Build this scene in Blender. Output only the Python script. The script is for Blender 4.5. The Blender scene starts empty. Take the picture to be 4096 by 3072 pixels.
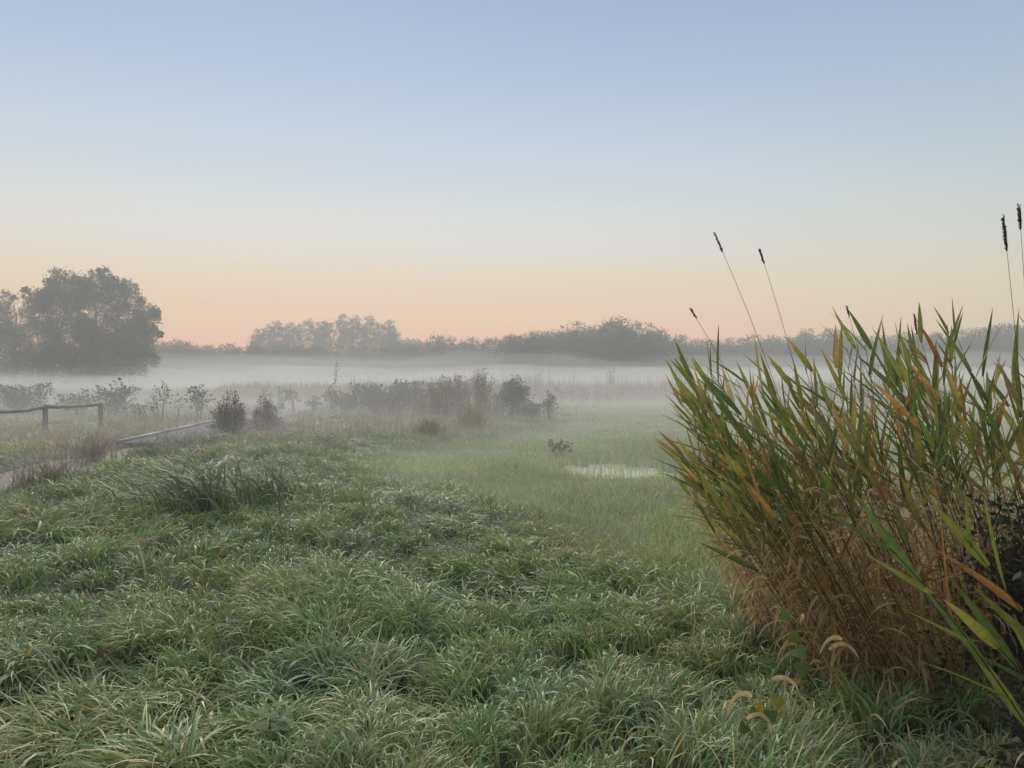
import bpy, math, random
import numpy as np
from mathutils import Vector

# ------------------------------------------------------------------ camera, sky, sun, exposure
SC = bpy.context.scene
COL = SC.collection
F_PX = 3078.0                       # focal length in pixels of the 4096 wide photograph
CAM_H = 1.6

cam = bpy.data.cameras.new('camera')
cam_o = bpy.data.objects.new('camera', cam)
COL.objects.link(cam_o)
SC.camera = cam_o
cam.sensor_width = 36.0
cam.lens = 36.0 * F_PX / 4096.0
cam.clip_start = 0.05
cam.clip_end = 9000.0
cam_o.location = (0, 0, CAM_H)
cam_o.rotation_euler = (math.radians(89.6), 0, 0)

SC.view_settings.view_transform = 'Standard'
SC.view_settings.look = 'None'
SC.view_settings.gamma = 1.0
SC.view_settings.exposure = 0.0
SC.cycles.max_bounces = 8
SC.cycles.diffuse_bounces = 3
SC.cycles.transmission_bounces = 4
SC.cycles.transparent_max_bounces = 6
SC.cycles.volume_bounces = 4
SC.cycles.use_denoising = True


def s2l(r, g, b):
    def f(c):
        c /= 255.0
        return c / 12.92 if c <= 0.04045 else ((c + 0.055) / 1.055) ** 2.4
    return (f(r), f(g), f(b), 1.0)


SUN_AZ = -16.0        # degrees from the viewing direction, the glow is left of the middle
SUN_EL = 35.0
world = bpy.data.worlds.new('World')
SC.world = world
world.use_nodes = True
wn, wl = world.node_tree.nodes, world.node_tree.links
bg = wn['Background']
tc = wn.new('ShaderNodeTexCoord')
nrm = wn.new('ShaderNodeVectorMath'); nrm.operation = 'NORMALIZE'
wl.new(tc.outputs['Generated'], nrm.inputs[0])
sep = wn.new('ShaderNodeSeparateXYZ')
wl.new(nrm.outputs[0], sep.inputs[0])


def ramp(stops):
    r = wn.new('ShaderNodeValToRGB')
    wl.new(sep.outputs['Z'], r.inputs[0])
    cr = r.color_ramp
    cr.interpolation = 'LINEAR'
    while len(cr.elements) < len(stops):
        cr.elements.new(0.5)
    for e, (p, c) in zip(cr.elements, stops):
        e.position = p
        e.color = s2l(*c)
    return r


ramp_glow = ramp([(0.0, (258, 158, 124)), (0.035, (270, 180, 130)), (0.07, (261, 203, 148)), (0.11, (247, 217, 178)),
                  (0.155, (235, 227, 213)), (0.20, (226, 228, 224)), (0.24, (212, 222, 229)), (0.30, (194, 210, 228)),
                  (0.37, (174, 195, 223)), (0.45, (160, 181, 214)), (0.65, (150, 169, 206)), (1.0, (140, 158, 196))])
ramp_side = ramp([(0.0, (234, 186, 142)), (0.035, (238, 200, 150)), (0.07, (233, 213, 167)), (0.11, (224, 216, 184)),
                  (0.155, (212, 214, 202)), (0.20, (200, 211, 210)), (0.24, (189, 205, 213)), (0.30, (177, 196, 214)),
                  (0.37, (165, 185, 213)), (0.45, (153, 173, 206)), (0.65, (145, 164, 202)), (1.0, (140, 158, 196))])
azd = wn.new('ShaderNodeVectorMath'); azd.operation = 'DOT_PRODUCT'
wl.new(nrm.outputs[0], azd.inputs[0])
azd.inputs[1].default_value = (math.sin(math.radians(SUN_AZ)), math.cos(math.radians(SUN_AZ)), 0)
azm = wn.new('ShaderNodeMapRange'); azm.interpolation_type = 'SMOOTHSTEP'
wl.new(azd.outputs['Value'], azm.inputs['Value'])
azm.inputs['From Min'].default_value = 0.52
azm.inputs['From Max'].default_value = 1.0
mix1 = wn.new('ShaderNodeMix'); mix1.data_type = 'RGBA'
wl.new(azm.outputs[0], mix1.inputs['Factor'])
wl.new(ramp_side.outputs[0], mix1.inputs['A'])
wl.new(ramp_glow.outputs[0], mix1.inputs['B'])
sky = wn.new('ShaderNodeTexSky'); sky.sky_type = 'NISHITA'; sky.sun_disc = False
sky.sun_elevation = math.radians(SUN_EL)
sky.sun_rotation = math.radians(SUN_AZ)
sky.ozone_density = 3.0
sky_s = wn.new('ShaderNodeVectorMath'); sky_s.operation = 'SCALE'
wl.new(sky.outputs[0], sky_s.inputs[0]); sky_s.inputs['Scale'].default_value = 0.06
mix2 = wn.new('ShaderNodeMix'); mix2.data_type = 'RGBA'
mix2.inputs['Factor'].default_value = 0.06
wl.new(mix1.outputs['Result'], mix2.inputs['A'])
wl.new(sky_s.outputs[0], mix2.inputs['B'])
wl.new(mix2.outputs['Result'], bg.inputs['Color'])
bg.inputs['Strength'].default_value = 1.0

sun = bpy.data.lights.new('sun', 'SUN')  # added to brighten the grass, higher than the real sun below the horizon
sun.energy = 3.0
sun.angle = math.radians(42)
sun.color = (1.0, 0.93, 0.82)
sun_o = bpy.data.objects.new('sun', sun)
COL.objects.link(sun_o)
_d = Vector((math.sin(math.radians(SUN_AZ)), math.cos(math.radians(SUN_AZ)), math.tan(math.radians(SUN_EL))))
sun_o.rotation_euler = _d.to_track_quat('Z', 'Y').to_euler()

# ------------------------------------------------------------------ helpers
RNG = np.random.default_rng(7)


def vnoise(x, y, scale, seed=0):
    """smooth value noise in -1..1"""
    x = np.asarray(x, float) / scale + seed * 17.31
    y = np.asarray(y, float) / scale - seed * 9.77
    xi, yi = np.floor(x), np.floor(y)
    fx, fy = x - xi, y - yi
    fx, fy = fx * fx * (3 - 2 * fx), fy * fy * (3 - 2 * fy)

    def h(a, b):
        v = np.sin(a * 127.1 + b * 311.7 + seed * 74.7) * 43758.5453
        return (v - np.floor(v)) * 2 - 1
    return (h(xi, yi) * (1 - fx) + h(xi + 1, yi) * fx) * (1 - fy) + (h(xi, yi + 1) * (1 - fx) + h(xi + 1, yi + 1) * fx) * fy


def sstep(a, b, v):
    t = np.clip((np.asarray(v, float) - a) / (b - a), 0, 1)
    return t * t * (3 - 2 * t)


# boundary between the rough tussocks (left, near) and the low wet meadow (right)
BORDER = np.array([(6.0, 1.0), (2.6, 4.2), (1.7, 5.6), (1.2, 6.9), (0.65, 8.0), (-0.65, 10.1), (-2.6, 13.8), (-3.2, 16.5), (-1.2, 21.0), (1.0, 26.0), (2.4, 33.0), (2.6, 45.0), (2.0, 400.0)])


def meadow(x, y):
    bx = np.interp(y, BORDER[:, 1], BORDER[:, 0]) + 0.35 * vnoise(x, y, 1.3, 5)
    return sstep(-0.9, 1.0, np.asarray(x) - bx + 0.3 * vnoise(x, y, 0.45, 6))


PATH = np.array([(-7.0, 7.5), (-7.9, 10.2), (-8.35, 12.6), (-8.35, 15.4), (-8.2, 17.9), (-9.5, 27.3), (-10.3, 34), (-11.8, 42), (-15.0, 52), (-20, 64)])


def path_dist(x, y):
    """signed sideways distance from the path's middle line (measured along x)"""
    px = np.interp(y, PATH[:, 1], PATH[:, 0])
    d = np.abs(np.asarray(x) - px) * 0.92
    return np.where((np.asarray(y) < 7.2) | (np.asarray(y) > 66), 99.0, d)


POND_C = (1.9, 14.8)
POND_Z = -0.190


def height(x, y):
    x = np.asarray(x, float); y = np.asarray(y, float)
    m = meadow(x, y)
    near = 1 - sstep(60, 140, y)
    h = -0.11 * m * near
    h = h + (0.07 * vnoise(x, y, 4.1, 1) + 0.05 * vnoise(x, y, 1.7, 2)) * (1 - 0.75 * m) * near
    h = h + 0.10 * vnoise(x, y, 23.0, 3) * sstep(24, 50, y)
    h = h - 0.05 * (1 - sstep(0.5, 1.0, path_dist(x, y)))
    h = h * (1 - 0.9 * np.exp(-((x + 8.8) / 2.0) ** 2) * sstep(16, 18, y) * (1 - sstep(27, 30, y)))
    u = (x - POND_C[0]) * 0.86 + (y - POND_C[1]) * 0.40
    v = -(x - POND_C[0]) * 0.45 + (y - POND_C[1]) * 0.9
    h = h - 0.17 * np.exp(-(u / 1.3) ** 2 - (v / 1.45) ** 2) * (1 + 0.5 * vnoise(x, y, 0.42, 8))
    h = h + 0.018 * vnoise(x, y, 0.5, 9) * m + 0.028 * vnoise(x, y, 0.33, 10) * np.exp(-(u / 1.7) ** 2 - (v / 1.7) ** 2)
    return h


def at(px, py, z_top=None):
    """ground point whose image falls on a pixel of the 4096 x 3072 photograph"""
    D = 20.0
    for _ in range(30):
        X = (px - 2048) / F_PX * D
        z = float(height(X, D))
        D = 0.5 * D + 0.5 * min(400.0, (CAM_H - z) * F_PX / max(4.0, py - 1514))
    return X, D, z


def px2m(px, D):
    return px / F_PX * D


def mesh_np(name, V, faces, C=None, smooth=False):
    """faces: list of (n,k) int arrays"""
    me = bpy.data.meshes.new(name)
    V = np.asarray(V, np.float32)
    me.vertices.add(len(V))
    me.vertices.foreach_set('co', V.ravel())
    faces = [np.asarray(f, np.int32) for f in faces if len(f)]
    li = np.concatenate([f.ravel() for f in faces])
    tot = np.concatenate([np.full(len(f), f.shape[1], np.int32) for f in faces])
    start = np.concatenate([[0], np.cumsum(tot)[:-1]]).astype(np.int32)
    me.loops.add(len(li)); me.loops.foreach_set('vertex_index', li)
    me.polygons.add(len(tot)); me.polygons.foreach_set('loop_start', start)
    me.polygons.foreach_set('loop_total', tot)
    if smooth:
        me.polygons.foreach_set('use_smooth', np.ones(len(tot), bool))
    me.update(calc_edges=True)
    if C is not None:
        a = me.color_attributes.new('col', 'FLOAT_COLOR', 'POINT')
        C4 = np.ones((len(V), 4), np.float32); C4[:, :3] = C
        a.data.foreach_set('color', C4.ravel())
    return me


def link(name, me, mat=None, parent=None, **props):
    o = bpy.data.objects.new(name, me)
    COL.objects.link(o)
    if mat is not None and me is not None and not me.materials:
        me.materials.append(mat)
    if parent is not None:
        o.parent = parent
    for k, v in props.items():
        o[k] = v
    return o


def thing(name, label, category, loc, group=None):
    o = link(name, None, label=label, category=category)
    o.location = loc
    o.empty_display_size = 0.1
    if group:
        o['group'] = group
    return o


class Geo:
    """collects vertices, faces and colours into one mesh"""
    def __init__(self):
        self.V, self.F, self.C, self.n = [], {}, [], 0

    def add(self, V, faces, C):
        V = np.asarray(V, float).reshape(-1, 3)
        for f in faces:
            f = np.asarray(f, int)
            if len(f):
                self.F.setdefault(f.shape[1], []).append(f + self.n)
        C = np.asarray(C, float)
        self.C.append(np.broadcast_to(C, V.shape) if C.ndim == 1 else C.reshape(-1, 3))
        self.V.append(V); self.n += len(V)

    def build(self, name, mat, parent=None, origin=None, smooth=False, **props):
        V = np.concatenate(self.V)
        if origin is not None:
            V = V - np.asarray(origin)
        me = mesh_np(name, V, [np.concatenate(f) for f in self.F.values()], np.concatenate(self.C), smooth)
        return link(name, me, mat, parent, **props)


def blade_arrays(P, az, L, W, t0, t1, K, curl=None, twist=None, power=1.2, taper=2.0, base_w=0.75, floor=None):
    """ribbons: P (N,3) roots, t0/t1 angle from the vertical at root and tip. Returns V (N,2K+1,3), quads, tris"""
    N = len(P)
    k = np.arange(K)
    t = t0[:, None] + (t1 - t0)[:, None] * ((k + 0.5) / K)[None, :] ** power
    a = az[:, None] + (0 if curl is None else curl[:, None] * ((k + 0.5) / K)[None, :])
    st, ct = np.sin(t), np.cos(t)
    T = np.stack([st * np.cos(a), st * np.sin(a), ct], -1)
    seg = T * (L / K)[:, None, None]
    pts = np.concatenate([P[:, None, :], P[:, None, :] + np.cumsum(seg, 1)], 1)
    if floor is not None:
        pts[:, :, 2] = np.maximum(pts[:, :, 2], floor[:, None] + 0.01)
    perp = np.stack([-np.sin(a), np.cos(a), np.zeros_like(a)], -1)
    nor = np.cross(T, perp)
    tw = (np.zeros(N) if twist is None else twist)[:, None, None] * np.ones((1, K, 1))
    side = np.cos(tw) * perp + np.sin(tw) * nor
    s = k / K
    prof = (base_w + (1 - base_w) * np.minimum(1, s * 3)) * (1 - s ** taper)
    wv = side * (0.5 * W[:, None] * prof[None, :])[:, :, None]
    Lf, Rt = pts[:, :K] - wv, pts[:, :K] + wv
    V = np.concatenate([np.stack([Lf, Rt], 2).reshape(N, 2 * K, 3), pts[:, K:K + 1]], 1)
    base = (np.arange(N) * (2 * K + 1))[:, None]
    q = np.array([[2 * i, 2 * i + 1, 2 * i + 3, 2 * i + 2] for i in range(K - 1)]) if K > 1 else np.zeros((0, 4), int)
    quads = (base[:, :, None] + q[None]).reshape(-1, 4) if K > 1 else np.zeros((0, 4), int)
    tris = base + np.array([[2 * K - 2, 2 * K - 1, 2 * K]])
    return V, quads, tris


def leaf_quads(P, D, N, size, aspect=0.5):
    """rhombic leaves: P (n,3) base, D direction, N side hint, size (n,)"""
    D = D / (np.linalg.norm(D, axis=1, keepdims=True) + 1e-9)
    S = np.cross(D, N); S /= (np.linalg.norm(S, axis=1, keepdims=True) + 1e-9)
    U = np.cross(S, D)
    s = size[:, None]
    V = np.stack([P, P + D * s * 0.45 + S * s * aspect * 0.5 + U * s * 0.05, P + D * s, P + D * s * 0.45 - S * s * aspect * 0.5 + U * s * 0.05], 1)
    F = np.arange(len(P) * 4).reshape(-1, 4)
    return V.reshape(-1, 3), F


def tube(path, radii, n=6):
    path = np.asarray(path, float); m = len(path)
    radii = np.broadcast_to(np.asarray(radii, float), (m,))
    T = np.gradient(path, axis=0); T /= np.linalg.norm(T, axis=1, keepdims=True) + 1e-9
    up = np.array([0, 0, 1.0]) if abs(T[0, 2]) < 0.9 else np.array([1.0, 0, 0])
    V = []
    for i in range(m):
        A = np.cross(T[i], up); A /= np.linalg.norm(A) + 1e-9
        B = np.cross(T[i], A)
        ang = np.arange(n) * 2 * math.pi / n
        V.append(path[i] + radii[i] * (np.cos(ang)[:, None] * A + np.sin(ang)[:, None] * B))
    V = np.concatenate(V)
    q = [[i * n + j, i * n + (j + 1) % n, (i + 1) * n + (j + 1) % n, (i + 1) * n + j] for i in range(m - 1) for j in range(n)]
    caps = np.array([list(range(n))[::-1], [(m - 1) * n + j for j in range(n)]])
    return V, np.array(q), caps


def bez(p0, p1, p2, n):
    t = np.linspace(0, 1, n)[:, None]
    return (1 - t) ** 2 * np.asarray(p0, float) + 2 * t * (1 - t) * np.asarray(p1, float) + t * t * np.asarray(p2, float)


# ------------------------------------------------------------------ materials
def mat_new(name):
    m = bpy.data.materials.new(name)
    m.use_nodes = True
    n, l = m.node_tree.nodes, m.node_tree.links
    return m, n, l, n['Principled BSDF'], n['Material Output']


def mat_leaf(name, trans=0.3, rough=0.5, spec=0.4, sheen=0.0, noise_scale=0.0):
    """colour of each leaf comes from the mesh attribute col (plant pigment; the dark palette also holds shade)"""
    m, n, l, p, out = mat_new(name)
    a = n.new('ShaderNodeAttribute'); a.attribute_name = 'col'
    col = a.outputs['Color']
    if noise_scale:
        geo = n.new('ShaderNodeNewGeometry')
        nz = n.new('ShaderNodeTexNoise'); nz.inputs['Scale'].default_value = noise_scale; nz.inputs['Detail'].default_value = 3
        l.new(geo.outputs['Position'], nz.inputs['Vector'])
        mr = n.new('ShaderNodeMapRange'); l.new(nz.outputs['Fac'], mr.inputs['Value'])
        mr.inputs['From Min'].default_value = 0.25; mr.inputs['From Max'].default_value = 0.75
        mr.inputs['To Min'].default_value = 0.72; mr.inputs['To Max'].default_value = 1.25
        vm = n.new('ShaderNodeVectorMath'); vm.operation = 'SCALE'
        l.new(col, vm.inputs[0]); l.new(mr.outputs[0], vm.inputs['Scale'])
        col = vm.outputs[0]
    l.new(col, p.inputs['Base Color'])
    p.inputs['Roughness'].default_value = rough
    p.inputs['Specular IOR Level'].default_value = spec
    if sheen:
        p.inputs['Sheen Weight'].default_value = sheen
        p.inputs['Sheen Roughness'].default_value = 0.4
        p.inputs['Sheen Tint'].default_value = (0.85, 0.95, 1.0, 1)
    if trans:
        t = n.new('ShaderNodeBsdfTranslucent'); l.new(col, t.inputs['Color'])
        mx = n.new('ShaderNodeMixShader'); mx.inputs[0].default_value = trans
        l.new(p.outputs[0], mx.inputs[1]); l.new(t.outputs[0], mx.inputs[2])
        l.new(mx.outputs[0], out.inputs['Surface'])
    return m


def mat_noise(name, c1, c2, scale, rough=0.9, bump=0.0, stretch=(1, 1, 1), c3=None, detail=6):
    m, n, l, p, out = mat_new(name)
    tcn = n.new('ShaderNodeTexCoord')
    mp = n.new('ShaderNodeMapping'); mp.inputs['Scale'].default_value = stretch
    l.new(tcn.outputs['Object'], mp.inputs[0])
    nz = n.new('ShaderNodeTexNoise'); nz.inputs['Scale'].default_value = scale; nz.inputs['Detail'].default_value = detail
    l.new(mp.outputs[0], nz.inputs['Vector'])
    r = n.new('ShaderNodeValToRGB'); l.new(nz.outputs['Fac'], r.inputs[0])
    r.color_ramp.elements[0].position = 0.32; r.color_ramp.elements[0].color = (*c1, 1)
    r.color_ramp.elements[1].position = 0.68; r.color_ramp.elements[1].color = (*c2, 1)
    if c3:
        e = r.color_ramp.elements.new(0.5); e.color = (*c3, 1)
    l.new(r.outputs[0], p.inputs['Base Color'])
    p.inputs['Roughness'].default_value = rough
    if bump:
        b = n.new('ShaderNodeBump'); b.inputs['Strength'].default_value = bump; b.inputs['Distance'].default_value = 0.02
        l.new(nz.outputs['Fac'], b.inputs['Height']); l.new(b.outputs[0], p.inputs['Normal'])
    return m


M_GRASS = mat_leaf('dewy_grass', 0.22, 0.46, 0.5, 0.10)
M_LEAF = mat_leaf('leaf', 0.25, 0.5, 0.35)
M_REED = mat_leaf('reed_leaf', 0.45, 0.45, 0.35, 0.0, 40.0)
M_BARK = mat_leaf('bark', 0.0, 0.9, 0.2)
M_FAR = mat_leaf('tree_foliage', 0.15, 0.7, 0.2)
M_SOIL = mat_noise('meadow_ground', (0.030, 0.034, 0.018), (0.075, 0.085, 0.040), 2.2, 0.95, 0.3, c3=(0.05, 0.06, 0.028))
_n, _l = M_SOIL.node_tree.nodes, M_SOIL.node_tree.links          # short green sward over the soil, amount in the mesh attribute
_p = _n['Principled BSDF']
_a = _n.new('ShaderNodeAttribute'); _a.attribute_name = 'col'
_soil = _p.inputs['Base Color'].links[0].from_socket
_nz = _n.new('ShaderNodeTexNoise'); _nz.inputs['Scale'].default_value = 0.9; _nz.inputs['Detail'].default_value = 8
_l.new(_n['Texture Coordinate'].outputs['Object'], _nz.inputs['Vector'])
_r = _n.new('ShaderNodeValToRGB'); _l.new(_nz.outputs['Fac'], _r.inputs[0])
_r.color_ramp.elements[0].position = 0.3; _r.color_ramp.elements[0].color = (0.12, 0.15, 0.065, 1)
_r.color_ramp.elements[1].position = 0.7; _r.color_ramp.elements[1].color = (0.25, 0.28, 0.135, 1)
_mx = _n.new('ShaderNodeMix'); _mx.data_type = 'RGBA'
_sepc = _n.new('ShaderNodeSeparateColor'); _l.new(_a.outputs['Color'], _sepc.inputs[0])
_l.new(_sepc.outputs[0], _mx.inputs['Factor']); _l.new(_soil, _mx.inputs['A']); _l.new(_r.outputs[0], _mx.inputs['B'])
_l.new(_mx.outputs['Result'], _p.inputs['Base Color'])
M_PATH = mat_noise('trodden_path', (0.16, 0.105, 0.085), (0.27, 0.19, 0.155), 3.0, 0.85, 0.4)
M_WOOD = mat_noise('weathered_wood', (0.19, 0.15, 0.115), (0.40, 0.34, 0.27), 9.0, 0.85, 0.5, (1, 1, 0.12))
M_RAIL = mat_noise('weathered_rail', (0.20, 0.165, 0.13), (0.42, 0.36, 0.30), 9.0, 0.85, 0.5, (1, 0.12, 1))
M_PLANK = mat_noise('boardwalk_wood', (0.12, 0.10, 0.09), (0.21, 0.18, 0.165), 7.0, 0.95, 0.3, (0.2, 1, 1))
M_BEAM = mat_noise('pale_edge_beam', (0.22, 0.21, 0.195), (0.36, 0.35, 0.33), 6.0, 0.7, 0.2, (1, 0.2, 1))


def mat_plain(name, c, rough=0.6, spec=0.5):
    m, n, l, p, out = mat_new(name)
    p.inputs['Base Color'].default_value = (*c, 1)
    p.inputs['Roughness'].default_value = rough
    p.inputs['Specular IOR Level'].default_value = spec
    return m


M_GREEN = mat_plain('sign_green', (0.02, 0.24, 0.07), 0.5)
M_WHITE = mat_plain('sign_white', (0.7, 0.72, 0.7), 0.5)
M_WATER = mat_plain('still_water', (0.02, 0.022, 0.018), 0.03, 0.5)
M_WATER.node_tree.nodes['Principled BSDF'].inputs['IOR'].default_value = 1.33
M_WATER.node_tree.nodes['Principled BSDF'].inputs['Metallic'].default_value = 0.32
M_WATER.node_tree.nodes['Principled BSDF'].inputs['Base Color'].default_value = (0.75, 0.75, 0.73, 1)  # pale base and part metal brighten the puddle's sky reflection
M_DEW = mat_plain('dew_drop', (0.9, 0.93, 0.95), 0.05, 1.0)

# ------------------------------------------------------------------ ground, water, path
def graded(lo, hi, n, k):
    t = np.linspace(-1, 1, n)
    s = np.sinh(t * k) / math.sinh(k)
    return np.where(s < 0, -s * lo, s * hi)


gx = graded(-2500, 2500, 240, 7.2)
gy = np.concatenate([np.linspace(-40, 0, 12)[:-1], np.geomspace(1, 36, 190) - 1, np.geomspace(36, 6000, 70)])
GX, GY = np.meshgrid(gx, gy)
GZ = height(GX, GY)
nx, ny = len(gx), len(gy)
ii = (np.arange(ny - 1)[:, None] * nx + np.arange(nx - 1)[None, :]).ravel()
GK = np.maximum(meadow(GX, GY) * 0.8, sstep(17, 30, GY) * 0.9) * sstep(POND_Z + 0.0, POND_Z + 0.05, GZ)
link('ground', mesh_np('ground', np.stack([GX, GY, GZ], -1).reshape(-1, 3), [np.stack([ii, ii + 1, ii + nx + 1, ii + nx], 1)], GK.reshape(-1, 1).repeat(3, 1), smooth=True), M_SOIL, kind='structure')

ang = np.linspace(0, 2 * math.pi, 48, endpoint=False)
pr = 2.6 + 0.25 * np.sin(ang * 3 + 1)
pv = np.stack([POND_C[0] + pr * np.cos(ang), POND_C[1] + 1.15 * pr * np.sin(ang), np.full(48, POND_Z)], 1)
link('water', mesh_np('water', pv, [np.arange(48)[None]]), M_WATER, kind='structure')


def path_sheet(y0, y1, name):
    ys = np.arange(y0, y1, 0.25)
    us = np.linspace(-1, 1, 9)
    c = np.interp(ys, PATH[:, 1], PATH[:, 0])
    half = 0.74 + 0.18 * vnoise(ys, ys * 0, 0.9, 12) + 0.1 * vnoise(ys, ys * 0, 0.3, 13)
    X = c[:, None] + us[None] * half[:, None]
    Y = np.repeat(ys[:, None], 9, 1)
    Z = height(X, Y) + 0.012
    Z[:, [0, -1]] -= 0.05
    i = (np.arange(len(ys) - 1)[:, None] * 9 + np.arange(8)[None]).ravel()
    return link(name, mesh_np(name, np.stack([X, Y, Z], -1).reshape(-1, 3), [np.stack([i, i + 1, i + 10, i + 9], 1)], smooth=True), M_PATH, kind='structure')


path_sheet(7.4, 18.0, 'path')
path_sheet(27.3, 65.0, 'path')

# ------------------------------------------------------------------ boardwalk
bw = thing('boardwalk', 'grey wooden boardwalk with pale edge beams leading away between the bushes', 'boardwalk', (-8.15, 17.9, 0.0))
BW_DIR = np.array([-1.28, 9.4]); BW_LEN = float(np.linalg.norm(BW_DIR)); BW_A = math.atan2(BW_DIR[1], BW_DIR[0]) - math.pi / 2
bw.rotation_euler[2] = BW_A


def box_mesh(name, sx, sy, sz, z0=0.0, bev=0.0):
    x, y = sx / 2, sy / 2
    b = bev
    V = [(-x, -y, z0), (x, -y, z0), (x, y, z0), (-x, y, z0), (-x, -y, z0 + sz - b), (x, -y, z0 + sz - b), (x, y, z0 + sz - b), (-x, y, z0 + sz - b)]
    F = [(0, 3, 2, 1), (0, 1, 5, 4), (1, 2, 6, 5), (2, 3, 7, 6), (3, 0, 4, 7)]
    if b:
        V += [(-x + b, -y + b, z0 + sz), (x - b, -y + b, z0 + sz), (x - b, y - b, z0 + sz), (-x + b, y - b, z0 + sz)]
        F += [(4, 5, 9, 8), (5, 6, 10, 9), (6, 7, 11, 10), (7, 4, 8, 11), (8, 9, 10, 11)]
    else:
        F += [(4, 5, 6, 7)]
    return mesh_np(name, np.array(V), [np.array(F)])


plank_me = box_mesh('plank', 2.0, 0.142, 0.04, 0.0, 0.006)
plank_me.materials.append(M_PLANK)
r_ = random.Random(3)
for i in range(int(BW_LEN / 0.155)):
    o = link('plank', plank_me, parent=bw)
    o.location = (r_.uniform(-.012, .012), 0.08 + i * 0.155, 0.075 + r_.uniform(-.004, .004))
    o.rotation_euler = (0, r_.uniform(-.004, .004), r_.uniform(-.006, .006))
for sx, pieces in ((-0.96, ((0.0, 3.1), (3.16, 6.2), (6.26, 9.45))), (0.96, ((0.0, 2.9), (2.96, 6.0), (6.06, 9.45)))):
    for a_, b_ in pieces:
        o = link('edge_beam', box_mesh('edge_beam', 0.09, b_ - a_, 0.06, 0.0, 0.012), M_BEAM, bw)
        o.location = (sx + r_.uniform(-.01, .01), (a_ + b_) / 2, 0.1205)
for sx in (-0.8, 0.8):
    o = link('joist', box_mesh('joist', 0.12, 9.3, 0.15), M_WOOD, bw)
    o.location = (sx, 4.7, -0.08)
# ------------------------------------------------------------------ log fence
def log(name, p0, p1, r0, r1, mat, parent, seed, n=10, m=9, wob=0.012, sag=0.0):
    p0, p1 = np.asarray(p0, float), np.asarray(p1, float)
    t = np.linspace(0, 1, m)
    rr = np.random.default_rng(seed)
    path = p0 + (p1 - p0) * t[:, None] + rr.normal(0, wob, (m, 3)) * np.sin(t * math.pi)[:, None]
    path[:, 2] -= sag * np.sin(t * math.pi)
    V, q, caps = tube(path, (r0 + (r1 - r0) * t) * rr.uniform(0.92, 1.08, m), n)
    return link(name, mesh_np(name, V, [q, caps], smooth=False), mat, parent)


fpos = [(-13.45, 19.4), (-13.35, 22.0), (-13.1, 24.5)]
fence = thing('rail_fence', 'low log post and rail fence in the grass at the left edge', 'fence', (-13.35, 22.0, 0))
for i, (x, y) in enumerate(fpos):
    z = float(height(x, y))
    log('post', (x + 13.35, y - 22, z - 0.3), (x + 13.35, y - 22, z + 0.86), 0.076, 0.07, M_WOOD, fence, 20 + i, wob=0.004)
for i in range(2):
    (x0, y0), (x1, y1) = fpos[i], fpos[i + 1]
    z0, z1 = float(height(x0, y0)) + 0.79, float(height(x1, y1)) + 0.79
    log('rail', (x0 + 13.35 + 0.02, y0 - 22 - 0.05, z0 + 0.03 * i), (x1 + 13.35 + 0.02, y1 - 22 + 0.1, z1 + 0.02), 0.06, 0.052, M_RAIL, fence, 31 + i, m=12, wob=0.012, sag=0.03)

# ------------------------------------------------------------------ posts, stakes, sign
def post(name, label, px, by, ty, rad, mat=M_WOOD, lean=0.0, seed=1, category='post', group=None):
    x, y, z = at(px, by)
    h = px2m(by - ty, y)
    t = thing(name, label, category, (x, y, z), group)
    log('shaft', (0, 0, -0.25), (lean * h, 0, h), rad * 1.05, rad, mat, t, seed, n=10, m=5, wob=0.004)
    log('cut_top', (lean * h, 0, h - 0.001), (lean * h, 0, h + 0.012), rad * 0.96, rad * 0.8, mat, t, seed + 1, n=10, m=2, wob=0)
    return t


post('wooden_post', 'tall round wooden post standing beside the small green sign', 1117, 1634, 1543, 0.085, seed=41)
sx_, sy_, sz_ = at(1131, 1637)
sign = thing('information_sign', 'small slanted green information board on a short brown post', 'sign', (sx_, sy_ - 0.05, sz_))
log('post', (0, 0, -0.2), (0, 0, 0.46), 0.11, 0.11, mat_noise('brown_post', (0.11, 0.06, 0.04), (0.2, 0.12, 0.08), 6.0), sign, 44, n=4, m=3, wob=0)
bd = link('board', box_mesh('board', 0.52, 0.40, 0.03, 0.0, 0.004), M_GREEN, sign)
bd.location = (0.02, -0.02, 0.57); bd.rotation_euler = (math.radians(38), 0, 0)
ed = link('lower_edge', box_mesh('lower_edge', 0.62, 0.05, 0.05, 0.0, 0.004), M_WHITE, sign)
ed.location = (-0.03, -0.225, 0.40)
for k, (lx, ly, lw) in enumerate(((-0.08, 0.09, 0.26), (-0.06, 0.02, 0.3), (0.05, -0.05, 0.2))):
    tl = link('text_line', box_mesh('text_line', lw, 0.025, 0.004), M_WHITE, bd)
    tl.location = (lx, ly, 0.0303)
post('fence_post', 'pale leaning round post at the right end of the shrub row', 2163, 1616, 1557, 0.06, mat=M_BEAM, lean=0.03, seed=51)
post('fence_post', 'short broken pale post just right of the leaning post', 2176, 1618, 1572, 0.05, mat=M_BEAM, lean=-0.04, seed=53)
post('stake', 'thin pale stake among weeds in the middle of the meadow fence line', 2356, 1606, 1562, 0.035, mat=M_BEAM, seed=55, category='stake')
post('stake', 'rightmost thin pale stake standing alone at the far meadow edge', 2504, 1597, 1553, 0.035, mat=M_BEAM, seed=57, category='stake')
post('stake', 'short white stake in the wet grass left of the puddle', 2022, 1888, 1853, 0.018, mat=M_BEAM, seed=59, lean=-0.1, category='stake')

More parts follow.
